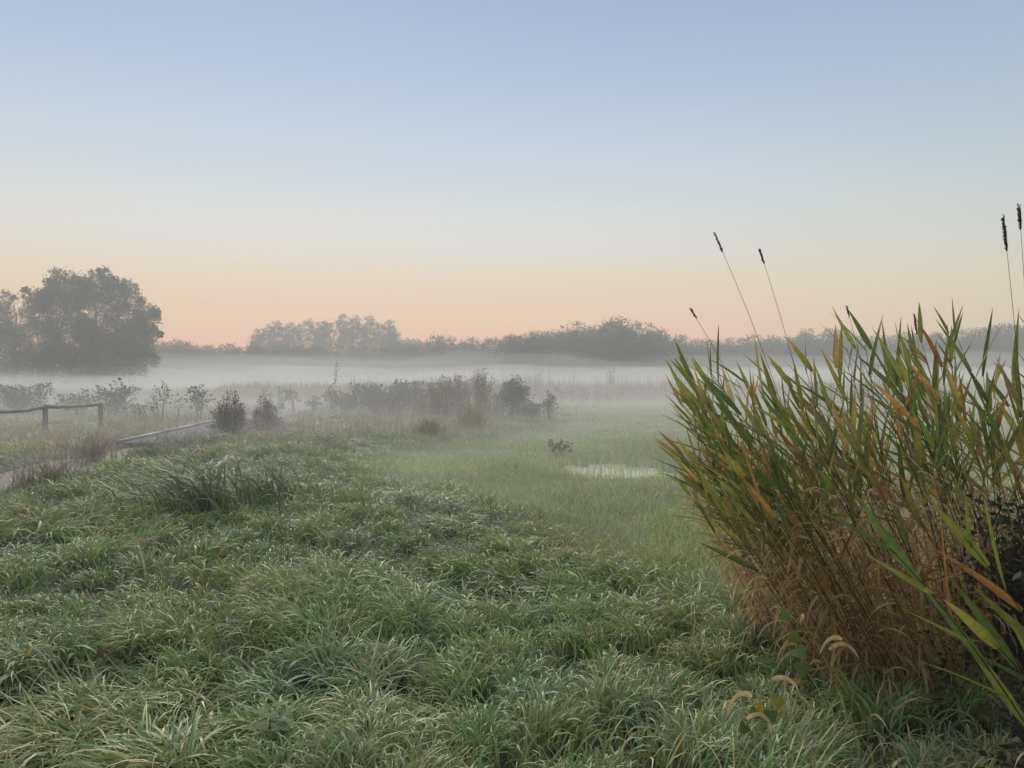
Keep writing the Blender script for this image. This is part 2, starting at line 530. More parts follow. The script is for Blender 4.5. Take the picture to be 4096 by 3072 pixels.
# ------------------------------------------------------------------ grass
C_ROUGH = np.array([[0.135, 0.190, 0.092], [0.120, 0.178, 0.098], [0.155, 0.205, 0.080], [0.170, 0.195, 0.085], [0.180, 0.212, 0.140], [0.140, 0.200, 0.075]])
C_STRAW = np.array([[0.32, 0.24, 0.13], [0.24, 0.20, 0.10], [0.36, 0.29, 0.19]])
C_MEAD = np.array([[0.222, 0.256, 0.125], [0.250, 0.268, 0.125], [0.200, 0.245, 0.125], [0.290, 0.262, 0.155]])
C_BROWN = np.array([[0.25, 0.19, 0.125], [0.22, 0.185, 0.11], [0.18, 0.19, 0.10], [0.28, 0.18, 0.13]])
GRASS_GAIN = np.array([1.80, 1.82, 1.26])
grass = Geo()
drop_pts = []


def brownness(x, y):
    """dry tall grass along the path, round the fence and at the foot of the shrubs"""
    d = path_dist(x, y)
    b = (1 - sstep(1.2, 4.0, np.abs(d - 1.0))) * sstep(13.0, 17, y)
    b = np.maximum(b, sstep(17, 23, y) * (1 - meadow(x, y)) * 1.0)
    b = np.maximum(b, sstep(40, 60, y) * 0.35)
    return np.clip(b * (0.75 + 0.5 * vnoise(x, y, 2.3, 21)), 0, 1)


def grass_zone(d0, d1, dens, W, K, spacing, lenmul=1.0):
    rng = np.random.default_rng(int(d0 * 100))
    n = int(dens * 0.76 * (d1 * d1 - d0 * d0))
    y = np.sqrt(rng.uniform(d0 * d0, d1 * d1, n))
    x = rng.uniform(-0.76, 0.76, n) * y
    # tussock lattice: pull the roots towards their tussock's middle
    jx, jy = np.floor(x / spacing), np.floor(y / spacing)

    def hh(a, b, s):
        v = np.sin(a * 12.9898 + b * 78.233 + s * 37.7) * 43758.5453
        return v - np.floor(v)
    best = np.full(n, 1e9); cx = x.copy(); cy = y.copy(); cid = np.zeros(n)
    for di in (-1, 0, 1):
        for dj in (-1, 0, 1):
            a, b = jx + di, jy + dj
            px, py = (a + hh(a, b, 1)) * spacing, (b + hh(a, b, 2)) * spacing
            d = (px - x) ** 2 + (py - y) ** 2
            w = d < best
            best = np.where(w, d, best); cx = np.where(w, px, cx); cy = np.where(w, py, cy)
            cid = np.where(w, hh(a, b, 3), cid)
    m = meadow(x, y)
    rough = 1 - m
    loose = rng.random(n) < (0.40 + 0.5 * m)
    pull = np.where(loose, 0, 0.35 + 0.3 * rng.random(n)) * rough
    ox, oy = x - cx, y - cy
    x, y = x - ox * pull, y - oy * pull
    r2 = ((x - cx) ** 2 + (y - cy) ** 2) / (spacing * 0.62) ** 2
    mound = np.clip(1 - r2, -0.2, 1) * (0.04 + 0.06 * cid) * rough * min(1.0, spacing / 0.62)
    z = height(x, y)
    z = z + np.where(path_dist(x, y) > 1.0, mound, 0)
    bare = path_dist(x, y) < (0.62 + 0.25 * vnoise(x, y, 0.5, 31))
    onboard = (np.abs(x + 8.15 + 0.136 * (y - 17.9)) < 1.03) & (y > 17.7) & (y < 27.5)
    wet = z < POND_Z + 0.012
    keep = (~bare | (rng.random(n) < 0.03)) & ~onboard & (~wet | (rng.random(n) < 0.45))
    # lean field
    az_out = np.arctan2(oy, ox)
    az_flow = 2.6 + 2.2 * vnoise(x, y, 2.2, 41) + 1.2 * vnoise(x, y, 0.8, 42)
    c = np.cos(az_out) * 0.6 + np.cos(az_flow) * 1.0; s = np.sin(az_out) * 0.6 + np.sin(az_flow) * 1.0 - 0.15
    az = np.arctan2(s, c) + rng.normal(0, 0.75, n)
    az = np.where(loose | (m > 0.6), az_flow + rng.normal(0, 1.5, n), az)
    br = brownness(x, y)
    big = 0.75 + 0.55 * cid
    L = (rough * (0.265 * big * (1 + 0.35 * vnoise(x, y, 1.1, 43))) + m * (0.145 + 0.05 * vnoise(x, y, 1.6, 44) + 0.16 * np.clip(vnoise(x, y, 3.1, 45), 0, 1) + 0.12 * np.clip(vnoise(x, y, 0.8, 46) - 0.35, 0, 1)))
    L = L * rng.uniform(0.55, 1.25, n) * lenmul * (1 + 0.35 * br)
    L = np.where(wet, 0.34 * rng.uniform(.5, 1.1, n), L)
    near_path = 1 - sstep(0.8, 1.6, path_dist(x, y))
    L = L * (1 - 0.45 * near_path)
    lodge = sstep(-0.1, 0.6, vnoise(x, y, 0.9, 51)) * rough
    t0 = np.abs(rng.normal(0.3, 0.22, n)) * (1 - 0.4 * m) + 0.85 * lodge
    t1 = rough * rng.normal(2.45, 0.5, n) + m * rng.normal(1.35, 0.5, n)
    t1 = t1 * (1 - 0.35 * br)
    t1 = np.where(rng.random(n) < 0.10, t1 * 0.35, t1)
    t1 = np.where(wet, 0.25, t1)
    Wd = W * rng.uniform(0.5, 1.35, n) * (1 - 0.35 * br) * (1 - 0.25 * m)
    Wd = np.where(rng.random(n) < 0.12, Wd * 1.7, Wd)
    # pigment
    ci = rng.integers(0, len(C_ROUGH), n)
    cc = C_ROUGH[np.where(rng.random(n) < 0.65, (cid * len(C_ROUGH)).astype(int) % len(C_ROUGH), ci)]
    cm = C_MEAD[rng.integers(0, len(C_MEAD), n)]
    cb = C_BROWN[rng.integers(0, len(C_BROWN), n)]
    cs = C_STRAW[rng.integers(0, len(C_STRAW), n)]
    col = cc * rough[:, None] + cm * m[:, None]
    dry = np.clip(0.08 + 0.50 * np.clip(vnoise(x, y, 1.4, 47) - 0.15, 0, 1), 0, 1) * rough
    pick = rng.random(n)
    col = np.where((pick < br * 0.9)[:, None], cb, col)
    col = np.where((pick > 1 - dry)[:, None], cs, col)
    col = col * GRASS_GAIN * rng.uniform(0.75, 1.25, (n, 1)) * (1 + 0.16 * vnoise(x, y, 1.9, 48) + 0.22 * m * vnoise(x, y, 4.5, 49) + 0.20 * m * vnoise(x, y, 0.8, 52))[:, None]
    i = np.nonzero(keep)[0]
    P = np.stack([x, y, z - 0.01], 1)[i]
    V, q, t = blade_arrays(P, az[i], L[i], Wd[i], t0[i], t1[i], K, curl=rng.normal(0, 0.7, len(i)), twist=rng.normal(0, 0.6, len(i)), floor=height(x[i], y[i]), power=1.55)
    C = np.repeat(col[i][:, None, :], 2 * K + 1, 1)
    grass.add(V.reshape(-1, 3), [q, t], C.reshape(-1, 3))
    if d0 < 10:
        sel = rng.random(len(i)) < 0.022
        drop_pts.append(V[sel][:, 2 * K - 2])


grass_zone(2.3, 5.2, 2050, 0.0096, 6, 0.46)
grass_zone(5.2, 10.0, 800, 0.0118, 5, 0.52)
grass_zone(10.0, 21.0, 300, 0.015, 4, 0.68, 0.9)
grass_zone(21.0, 46.0, 80, 0.027, 2, 1.1, 0.68)
grass_zone(46.0, 120.0, 7.5, 0.07, 2, 2.0, 0.9)
grass.build('grass', M_GRASS, kind='stuff', label='long dewy meadow grass, lodged and tussocky in front, shorter to the right', category='grass')
dp = np.concatenate(drop_pts)
dr = np.random.default_rng(5)
sz = dr.uniform(0.0016, 0.0034, len(dp)) * (1 + np.linalg.norm(dp[:, :2], axis=1) * 0.05)
octa = np.array([(1, 0, 0), (-1, 0, 0), (0, 1, 0), (0, -1, 0), (0, 0, 1), (0, 0, -1)], float)
of = np.array([(0, 2, 4), (2, 1, 4), (1, 3, 4), (3, 0, 4), (2, 0, 5), (1, 2, 5), (3, 1, 5), (0, 3, 5)])
DV = dp[:, None, :] + octa[None] * sz[:, None, None]
link('dew', mesh_np('dew', DV.reshape(-1, 3), [(np.arange(len(dp))[:, None, None] * 6 + of[None]).reshape(-1, 3)], smooth=True), M_DEW, kind='stuff', label='tiny dew drops on the grass blades', category='dew')

# ------------------------------------------------------------------ trees
G_TREE = np.array([0.042, 0.078, 0.050])


def blob_crown(geo, blobs, leaf, per, rng, tint=G_TREE, clump=0.36, spikes=0.6, up=0.35):
    """blobs: (x,y,z,rx,ry,rz). Leaves sit in small clumps on and inside each blob; twigs stick out of the outline"""
    for (bx, by, bz, rx, ry, rz) in blobs:
        c = np.array([bx, by, bz]); r = np.array([rx, ry, rz])
        area = (rx * rz) ** 0.5
        ncl = max(6, int(per * area * area / (leaf * leaf) * 0.9))
        d = rng.normal(0, 1, (ncl, 3)); d /= np.linalg.norm(d, axis=1, keepdims=True)
        rad = rng.uniform(0.15, 1.05, ncl) ** 0.55
        cc = c + d * r * rad[:, None]
        tone = rng.uniform(0.7, 1.3, ncl)
        k = 22
        off = rng.normal(0, 1, (ncl, k, 3)) * (area * clump * 0.45) * rng.uniform(0.6, 1.3, (ncl, 1, 1))
        P = (cc[:, None, :] + off).reshape(-1, 3)
        D = rng.normal(0, 1, (ncl * k, 3)) + np.repeat(d, k, 0) * 0.8 + np.array([0, 0, up])
        V, F = leaf_quads(P, D, rng.normal(0, 1, (ncl * k, 3)), leaf * rng.uniform(0.6, 1.4, ncl * k), 0.62)
        C = tint * np.repeat(tone, k * 4)[:, None] * np.repeat(rng.uniform(0.8, 1.2, ncl * k), 4)[:, None]
        geo.add(V, [F], C)
        nt = int(ncl * spikes)
        if nt:
            d = rng.normal(0, 1, (nt, 3)); d[:, 2] = np.abs(d[:, 2]) * 0.9; d /= np.linalg.norm(d, axis=1, keepdims=True)
            P0 = c + d * r * 0.92
            ln = area * rng.uniform(0.15, 0.42, nt)
            dd = d + np.array([0, 0, 0.5]) + rng.normal(0, 0.25, (nt, 3)); dd /= np.linalg.norm(dd, axis=1, keepdims=True)
            kk = 9
            t = np.linspace(0.1, 1, kk)
            P = (P0[:, None] + dd[:, None] * (ln[:, None] * t)[..., None] + rng.normal(0, leaf * 0.35, (nt, kk, 3))).reshape(-1, 3)
            D = np.repeat(dd, kk, 0) + rng.normal(0, 0.7, (nt * kk, 3))
            V, F = leaf_quads(P, D, rng.normal(0, 1, (nt * kk, 3)), leaf * rng.uniform(0.5, 1.1, nt * kk), 0.5)
            geo.add(V, [F], tint * rng.uniform(0.8, 1.2, (nt * kk, 1)).repeat(4, 0))


def trunk_geo(base, top, r, limbs, rng):
    g = Geo()
    path = bez(base, (np.asarray(base) + np.asarray(top)) / 2 + rng.normal(0, 0.25, 3) * [1, 1, 0], top, 8)
    V, q, c = tube(path, np.linspace(r, r * 0.35, 8), 7)
    g.add(V, [q, c], (0.075, 0.066, 0.055))
    for (s, end) in limbs:
        p0 = path[int(s * 7)]
        pp = bez(p0, (p0 + np.asarray(end)) / 2 + np.array([0, 0, 0.4]), end, 6)
        V, q, c = tube(pp, np.linspace(r * 0.4, r * 0.1, 6), 5)
        g.add(V, [q, c], (0.075, 0.066, 0.055))
    return g


def blobs_px(lst, D, seed):
    rr = np.random.default_rng(seed)
    out = []
    for (px, py, rp) in lst:
        r = px2m(rp, D)
        out.append(((px - 2048) / F_PX * D, D + rr.uniform(-.5, .5) * r, CAM_H + px2m(1514 - py, D), r, r * 0.95, r))
    return out


def near_tree(name, label, D, px, lst, seed, leaf, per, r, spikes=0.6):
    X = (px - 2048) / F_PX * D; z = float(height(X, D))
    t = thing(name, label, 'tree', (X, D, z))
    rng = np.random.default_rng(seed)
    bl = blobs_px(lst, D, seed)
    kids = []
    for (bx, by, bz, rx, ry, rz) in bl:
        for _ in range(6):
            d = rng.normal(0, 1, 3); d[2] = abs(d[2]) * .8 + .1; d /= np.linalg.norm(d)
            f = rng.uniform(.22, .42); q_ = rng.uniform(.72, 1.0)
            kids.append((bx + d[0] * rx * q_, by + d[1] * ry * q_, bz + d[2] * rz * q_, rx * f, ry * f, rz * f * 1.15))
    big = [(b[0], b[1], b[2], b[3] * .86, b[4] * .86, b[5] * .86) for b in bl]
    g = Geo(); blob_crown(g, big + kids, leaf, per, rng, spikes=spikes)
    g.build('crown', M_FAR, t, (X, D, z))
    hi = max(b[2] for b in bl)
    limbs = [(rng.uniform(0.15, 0.75), np.array(b[:3]) - [X, D, z]) for b in bl]
    trunk_geo((0, 0, -0.3), (0.3, 0, (hi - z) * .8), r, limbs, rng).build('trunk', M_BARK, t)
    return t


near_tree('willow_tree', 'largest tree, broad dense rounded crown standing in fog at the left', 148, 380,
          [(290, 1165, 82), (385, 1148, 66), (480, 1185, 78), (245, 1255, 95), (400, 1260, 120), (535, 1265, 78), (565, 1340, 72), (300, 1360, 115),
           (455, 1370, 120), (590, 1285, 48), (205, 1185, 42), (610, 1345, 34), (420, 1440, 110), (300, 1450, 110), (545, 1420, 70), (300, 1495, 70), (430, 1495, 80), (540, 1478, 62), (190, 1470, 80), (600, 1440, 45)], 11, 0.34, 1.0, 0.55, 0.8)
near_tree('birch_tree', 'looser lower tree cut by the left edge beside the large rounded tree', 153, 60,
          [(28, 1215, 52), (95, 1180, 26), (15, 1290, 62), (120, 1250, 36), (85, 1320, 75), (-45, 1250, 80), (30, 1390, 95), (160, 1330, 55), (150, 1400, 80), (-60, 1370, 100), (70, 1450, 100), (90, 1500, 90), (-20, 1490, 90)],
          12, 0.26, 0.5, 0.35, 1.0)

# --- far trees: a few crowns shared by many copies
PROTO = []
for k in range(7):
    rng = np.random.default_rng(100 + k)
    g = Geo()
    nb = 9
    bl = [(rng.uniform(-.22, .22), rng.uniform(-.2, .2), 0.66 + rng.uniform(-.1, .13), .20, .20, .20) for _ in range(4)]
    bl += [(rng.uniform(-.36, .36), rng.uniform(-.3, .3), rng.uniform(.22, .55), .24, .24, .24) for _ in range(nb)]
    blob_crown(g, bl, 0.028, 0.55, rng, spikes=0.9, tint=np.array([1.0, 1.0, 1.0]) * G_TREE * rng.uniform(.85, 1.2))
    V = np.concatenate(g.V); g.V = [V / np.array([1, 1, np.percentile(V[:, 2], 99.6)])]
    g.C = [np.concatenate(g.C)]
    me = mesh_np('crown', g.V[0], [np.concatenate(f) for f in g.F.values()], g.C[0]); me.materials.append(M_FAR)
    tg = trunk_geo((0, 0, -0.03), (0, 0, 0.8), 0.022, [(.3, (.2, .1, .6)), (.45, (-.22, 0, .66)), (.6, (.1, -.1, .8))], rng)
    tm = mesh_np('trunk', np.concatenate(tg.V), [np.concatenate(f) for f in tg.F.values()], np.concatenate(tg.C)); tm.materials.append(M_BARK)
    PROTO.append((me, tm))
POP = []
for k in range(5):
    rng = np.random.default_rng(140 + k)
    g = Geo()
    bl = []
    for zz in np.linspace(.36, .92, 9):
        w = 0.10 * math.sin(min(1, (zz - .22) / .5) * 1.6) * (1.25 - zz * 0.7)
        bl.append((rng.uniform(-.035, .035), rng.uniform(-.03, .03), zz, w, w, .075))
    blob_crown(g, bl, 0.0145, 0.9, rng, spikes=0.7, clump=0.42)
    V = np.concatenate(g.V) / np.array([1, 1, 1.0]); C = np.concatenate(g.C)
    me = mesh_np('crown', V, [np.concatenate(f) for f in g.F.values()], C); me.materials.append(M_FAR)
    tg = trunk_geo((0, 0, -0.02), (rng.uniform(-.02, .02), 0, 0.9), 0.011, [(.3, (.05, .02, .5)), (.35, (-.05, 0, .55)), (.5, (.05, -.02, .7)), (.6, (-.045, .01, .8))], rng)
    tm = mesh_np('trunk', np.concatenate(tg.V), [np.concatenate(f) for f in tg.F.values()], np.concatenate(tg.C)); tm.materials.append(M_BARK)
    POP.append((me, tm))


def far_tree(name, label, group, px, ty, D, protos, k, wscale=1.0, rot=0.0):
    X = (px - 2048) / F_PX * D
    z = float(height(X, D))
    h = CAM_H + px2m(1514 - ty, D) - z
    t = thing(name, label, 'tree', (X, D, z), group)
    t.scale = (h * wscale, h * wscale, h)
    t.rotation_euler[2] = rot
    link('crown', protos[k % len(protos)][0], parent=t)
    link('trunk', protos[k % len(protos)][1], parent=t)
    return t


TOPS = np.array([(560, 1378), (700, 1366), (800, 1376), (900, 1384), (1000, 1380), (1300, 1388), (1580, 1384), (1690, 1372), (1740, 1356), (1790, 1346), (1850, 1362), (1880, 1374), (1950, 1356), (2050, 1340),
                 (2150, 1330), (2250, 1318), (2300, 1306), (2350, 1296), (2400, 1294), (2470, 1282), (2510, 1284), (2550, 1318), (2590, 1318), (2640, 1340), (2700, 1352), (2800, 1362), (2900, 1356), (3000, 1350),
                 (3100, 1342), (3190, 1346), (3260, 1316), (3350, 1314), (3410, 1326), (3460, 1352), (3600, 1340), (3700, 1336), (3800, 1330), (3900, 1322), (4000, 1308), (4096, 1296), (4300, 1290)])
rr = random.Random(9)
px = 560.0; k = 0
while px < 4330:
    ty = float(np.interp(px, TOPS[:, 0], TOPS[:, 1]))
    hill = 1920 < px < 2660
    D = 226 - 40 * float(sstep(1800, 2150, px) * (1 - sstep(2520, 2800, px))) + rr.uniform(-9, 9)
    if px < 1700:
        lab, grp = 'low hedgerow tree in the dark belt under and left of the poplars', 'low hedgerow trees on the left'
    elif px < 1900:
        lab, grp = 'rounded small tree in the low knoll right of the poplar row', 'small knoll trees right of the poplars'
    elif hill:
        lab, grp = 'tree of the tallest dark wood rising in the middle of the skyline', 'trees of the central wood'
    elif px < 3200:
        lab, grp = 'tree of the even far wood between the central wood and the reeds', 'trees of the even far wood'
    elif px < 3430:
        lab, grp = 'leafy tree standing above the far wood behind the reed tips', 'taller trees behind the reed tips'
    else:
        lab, grp = 'misty far tree showing between the reed leaves at the right', 'misty trees behind the reeds'
    far_tree('far_tree', lab, grp, px, ty + rr.uniform(-5, 9), D, PROTO, rr.randrange(7), rr.uniform(0.95, 1.35), rr.uniform(0, 6.28))
    px += rr.uniform(38, 66) if hill else rr.uniform(42, 74)

PTOP = np.array([(1012, 1345), (1035, 1312), (1070, 1296), (1105, 1280), (1140, 1292), (1165, 1292), (1200, 1294), (1245, 1274), (1280, 1284), (1310, 1276), (1362, 1258), (1395, 1286), (1430, 1262), (1475, 1262), (1510, 1284), (1550, 1283), (1575, 1312)])
for i, (a, b) in enumerate(PTOP):
    lab = 'slender poplar in the tall row left of the middle'
    grp = 'row of poplars'
    if i == 0:
        lab, grp = 'leftmost and lowest poplar of the tall row', None
    if i == 10:
        lab, grp = 'tallest poplar in the middle of the row', None
    far_tree('poplar_tree', lab, grp, a, b, 275 + rr.uniform(-10, 10), POP, i, rr.uniform(1.2, 1.45), rr.uniform(0, 6.28))
for a, b in ((1605, 1356), (1625, 1350), (1645, 1358), (1662, 1352), (1678, 1362)):
    far_tree('poplar_tree', 'faint distant poplar just right of the tall row', 'faint distant poplars', a, b, 318, POP, rr.randrange(5), 1.6, rr.uniform(0, 6))
far_tree('fir_tree', 'bushy tree at the right foot of the poplar row', None, 1570, 1328, 262, PROTO, 2, 0.7, 1.0)

# ------------------------------------------------------------------ tall dry weeds across the middle distance
g = Geo(); rng = np.random.default_rng(77)
n = 20000
y = rng.uniform(60, 86, n)
pxs = 820 + (4250 - 820) * rng.random(n)
x = (pxs - 2048) / F_PX * y
cl = 0.5 + 0.5 * vnoise(x, y, 1.6, 61) + 0.35 * vnoise(x, y, 5.5, 62)
edge = sstep(820, 900, pxs) * (0.82 + 0.18 * sstep(1500, 1900, pxs))
L = (1.0 + 1.0 * np.clip(cl + .3 * vnoise(x, y * 0, 3.0, 63), -.3, 1.4)) * edge * rng.uniform(0.45, 1.15, n)
tall = rng.random(n) < 0.015
L = np.where(tall, L * 1.45, L)
V, q, t = blade_arrays(np.stack([x, y, height(x, y)], 1), rng.uniform(0, 6.28, n), L, rng.uniform(.03, .08, n), np.abs(rng.normal(0, .1, n)), rng.normal(.35, .25, n), 2)
C = np.array([[.46, .32, .235], [.40, .315, .205], [.50, .33, .25], [.34, .315, .18]])[rng.integers(0, 4, n)] * rng.uniform(.7, 1.2, (n, 1))
g.add(V.reshape(-1, 3), [q, t], np.repeat(C, 5, 0))
g.build('tall_weeds', M_LEAF, kind='stuff', label='band of tall dry reddish weeds across the misty field', category='weeds')

g = Geo(); rng = np.random.default_rng(78)
n = 5200
y = rng.uniform(19, 37, n)
x = rng.uniform(-15.5, 2.0, n)
ok = (meadow(x, y) < .35) & (path_dist(x, y) > 1.25) & (vnoise(x, y, 2.4, 64) + .5 * vnoise(x, y, .9, 65) > -.15)
x, y = x[ok], y[ok]; n = len(x)
L = (0.50 + 0.22 * vnoise(x, y, 1.8, 66)) * rng.uniform(.6, 1.2, n)
V, q, t = blade_arrays(np.stack([x, y, height(x, y)], 1), rng.uniform(0, 6.28, n), L, rng.uniform(.010, .024, n), np.abs(rng.normal(0.1, .12, n)), rng.normal(.9, .5, n), 4)
C = np.array([[.42, .31, .21], [.38, .31, .18], [.44, .30, .22], [.32, .30, .17]])[rng.integers(0, 4, n)] * rng.uniform(.75, 1.15, (n, 1))
g.add(V.reshape(-1, 3), [q, t], np.repeat(C, 9, 0))
g.build('dry_grass', M_LEAF, kind='stuff', label='tan seeding grass round the fence, boardwalk and shrub row', category='grass')

# ------------------------------------------------------------------ shrubs and saplings
PAL = {
    'broad': [(.155, .170, .090), (.18, .185, .10), (.130, .145, .080)],
    'cone': [(.24, .185, .15), (.20, .165, .135), (.19, .18, .125)],
    'weed': [(.26, .195, .13), (.22, .19, .12), (.20, .165, .11), (.28, .21, .14)],
    'arch': [(.085, .075, .050), (.12, .085, .070), (.075, .072, .05)],
    'autumn': [(.20, .15, .07), (.16, .14, .07)],
    'dark': [(.050, .066, .034), (.070, .062, .040), (.062, .080, .040), (.090, .060, .045)],  # darkness of the shaded plants is put into these leaf colours
    'pale': [(.42, .40, .36), (.34, .32, .28)],
}


def shrub(name, label, category, x, y, h, w, style, leaf, nstem, nleaf, seed, group=None, lean=(0, 0), f0=0.2, depth=1.0):
    rng = np.random.default_rng(seed)
    z = float(height(x, y))
    t = thing(name, label, category, (x, y, z), group)
    pal = np.array(PAL[style])
    gs, gl = Geo(), Geo()
    for i in range(nstem):
        a = rng.uniform(0, 6.28); rad = math.sqrt(rng.random())
        bx, by = rng.normal(0, w * .10), rng.normal(0, w * .10)
        dx, dy = math.cos(a) * rad * w / 2 + lean[0], (math.sin(a) * rad * w / 2) * depth + lean[1]
        if style == 'cone':
            hh = h * (1.12 - 0.55 * rad) * rng.uniform(.55, 1.12)
            bx, by = bx + dx * .45, by + dy * .45
            mid = (bx + dx * .7, by + dy * .7, hh * .45)
        elif style == 'arch':
            hh = h * rng.uniform(.55, 1.0)
            mid = (bx + dx * .35, by + dy * .35, hh * 1.55)
            hh *= rng.uniform(.35, .85)
        elif style in ('weed', 'autumn'):
            hh = h * rng.uniform(.6, 1.0)
            bx, by = dx * .7, dy * .7
            mid = (bx + rng.normal(0, .04) * h, by, hh * .5)
            dx += rng.normal(0, .10) * h; dy += rng.normal(0, .10) * h
        else:
            hh = h * rng.uniform(.62, 1.0) * (1 - .25 * rad)
            mid = (bx + dx * .3, by + dy * .3, hh * .62)
        path = bez((bx, by, -0.03), mid, (dx, dy, hh), 7)
        r0 = 0.004 + 0.007 * h
        V, q, c = tube(path, np.linspace(r0, r0 * .25, 7), 5)
        gs.add(V, [q, c], {'pale': (.3, .27, .22), 'weed': (.17, .13, .09)}.get(style, (.085, .068, .052)))
        # leaves along the stem and on short side twigs
        m = max(4, int(nleaf / nstem))
        s = f0 + (1 - f0) * rng.random(m) ** .8
        P = np.stack([np.interp(s, np.linspace(0, 1, 7), path[:, j]) for j in range(3)], 1)
        tw = {'broad': .16, 'cone': .10, 'weed': .07, 'arch': .07, 'autumn': .10, 'dark': .14, 'pale': .08}[style] * h * (1.25 - s)
        off = rng.normal(0, 1, (m, 3)); off[:, 2] = off[:, 2] * .5 + .2
        P = P + off * tw[:, None]
        D = off + rng.normal(0, .5, (m, 3)) + np.array([0, 0, .35 if style not in ('arch',) else -.6])
        asp = {'broad': .75, 'cone': .5, 'weed': .28, 'arch': .4, 'autumn': .6, 'dark': .42, 'pale': .6}[style]
        V, F = leaf_quads(P, D, rng.normal(0, 1, (m, 3)), leaf * rng.uniform(.6, 1.3, m), asp)
        C = pal[rng.integers(0, len(pal), m)] * rng.uniform(.75, 1.25, (m, 1))
        gl.add(V, [F], C.repeat(4, 0))
    gs.build('stems', M_BARK, t, kind='stuff')
    gl.build('foliage', M_LEAF, t, kind='stuff')
    return t


def shrub_px(name, label, category, px, by, ty, wpx, style, leaf, nstem, nleaf, seed, **kw):
    x, y, z = at(px, by)
    return shrub(name, label, category, x, y, px2m(by - ty, y) * 1.2, px2m(wpx, y), style, leaf, nstem, nleaf, seed, **kw)


S = shrub_px
S('alder_shrub', 'wide broad-leaved shrub at the left edge behind the log fence', 'shrub', 90, 1655, 1527, 270, 'broad', .13, 26, 1500, 201)
S('alder_shrub', 'broad-leaved shrub just right of the end of the log fence', 'shrub', 455, 1672, 1533, 190, 'broad', .12, 18, 950, 202)
S('alder_shrub', 'low spreading shrub directly behind the last log rail', 'shrub', 310, 1665, 1560, 170, 'broad', .12, 14, 560, 203)
S('bramble', 'low tangled bramble on the grass between fence and boardwalk', 'bramble', 560, 1690, 1615, 150, 'arch', .08, 12, 240, 204)
S('sapling', 'thin yellowing sapling standing left of the boardwalk', 'sapling', 640, 1685, 1550, 70, 'autumn', .10, 4, 150, 205, f0=.45)
S('sapling', 'tiny thin sapling between the yellowing one and the bushy one', 'sapling', 706, 1680, 1575, 40, 'broad', .08, 3, 60, 206, f0=.5)
S('sapling', 'dark bushy-topped sapling above the far end of the boardwalk', 'sapling', 795, 1680, 1529, 52, 'broad', .11, 6, 330, 207, f0=.25)
S('bush', 'dark pointed bush in front of the boardwalk, left of the pair', 'bush', 920, 1748, 1590, 118, 'cone', .055, 46, 4200, 208, f0=.05)
S('bush', 'brown pointed bush, right of the pair by the boardwalk', 'bush', 1062, 1720, 1602, 104, 'cone', .055, 40, 3000, 209, f0=.05)
S('bush', 'small low leafy bush at the foot of the left pointed bush', 'bush', 855, 1728, 1688, 56, 'broad', .06, 9, 240, 210)
S('thistle', 'pale dried thistle clump in the grass below the pointed bushes', 'thistle', 1142, 1782, 1728, 66, 'pale', .05, 14, 70, 211, f0=.5)
S('sapling', 'sapling with large leaves just right of the wooden post', 'sapling', 1172, 1645, 1543, 58, 'broad', .16, 5, 150, 212, f0=.3)
S('bramble', 'low dark bramble between the sign and the shrub row', 'bramble', 1255, 1655, 1592, 100, 'arch', .13, 9, 190, 213)
S('sapling', 'leafy sapling standing at the left end of the shrub row', 'sapling', 1325, 1650, 1548, 52, 'broad', .16, 6, 170, 214, f0=.35)
S('bare_sapling', 'tall thin nearly leafless sapling rising into the fog', 'sapling', 1338, 1580, 1440, 60, 'broad', .14, 3, 26, 215, f0=.2)
row = [(1390, 1575, 80, 'first low broad-leaved shrub of the row'), (1445, 1528, 120, 'tall leafy shrub second in the row'), (1510, 1545, 100, 'leafy shrub third in the row, a little lower'),
       (1575, 1530, 120, 'leafy shrub with upright shoots in the middle of the row'), (1640, 1526, 120, 'leafy shrub right of the middle of the row'), (1700, 1518, 84, 'thin tall shrub next to the brown weed mass')]
for i, (a, b, w, lab) in enumerate(row):
    S('alder_shrub', lab, 'shrub', a, 1652, b, w, 'broad', .17, 13 if i != 5 else 6, 560 if i != 5 else 190, 220 + i, f0=.15)
S('weed_clump', 'dense brown weed mass in the middle of the shrub row', 'weeds', 1765, 1668, 1530, 130, 'weed', .11, 44, 2400, 230, f0=.05)
S('weed_clump', 'brown weed mass behind the yellow tussock', 'weeds', 1850, 1662, 1525, 110, 'weed', .11, 36, 1800, 231, f0=.05)
S('weed_clump', 'tallest brown weed clump with a bushy head', 'weeds', 1932, 1664, 1503, 76, 'weed', .12, 26, 1500, 232, f0=.1)
S('weed_clump', 'low reddish weeds between the tall clump and the arching shrub', 'weeds', 1990, 1668, 1565, 90, 'weed', .10, 24, 900, 233, f0=.1)
S('weed_clump', 'loose brown weeds filling the gap before the dense weed mass', 'weeds', 1690, 1664, 1548, 110, 'weed', .11, 26, 1000, 238, f0=.1)
S('weed_clump', 'thin tan weeds in front of the leafy shrub row', 'weeds', 1540, 1672, 1585, 200, 'weed', .10, 34, 900, 239, f0=.1)
S('arching_shrub', 'dark arching shrub drooping to both sides near the row end', 'shrub', 2062, 1668, 1548, 170, 'arch', .12, 46, 2000, 234, f0=.1)
S('sapling', 'leafy upright sapling growing out of the arching shrub', 'sapling', 2070, 1662, 1512, 40, 'broad', .12, 5, 260, 237, f0=.4)
S('bush', 'low dark bush at the right end of the shrub row', 'bush', 2130, 1678, 1612, 120, 'broad', .09, 16, 900, 235)
S('bush', 'small dark leafy bush right of the broken post', 'bush', 2196, 1672, 1582, 56, 'broad', .10, 9, 420, 236)
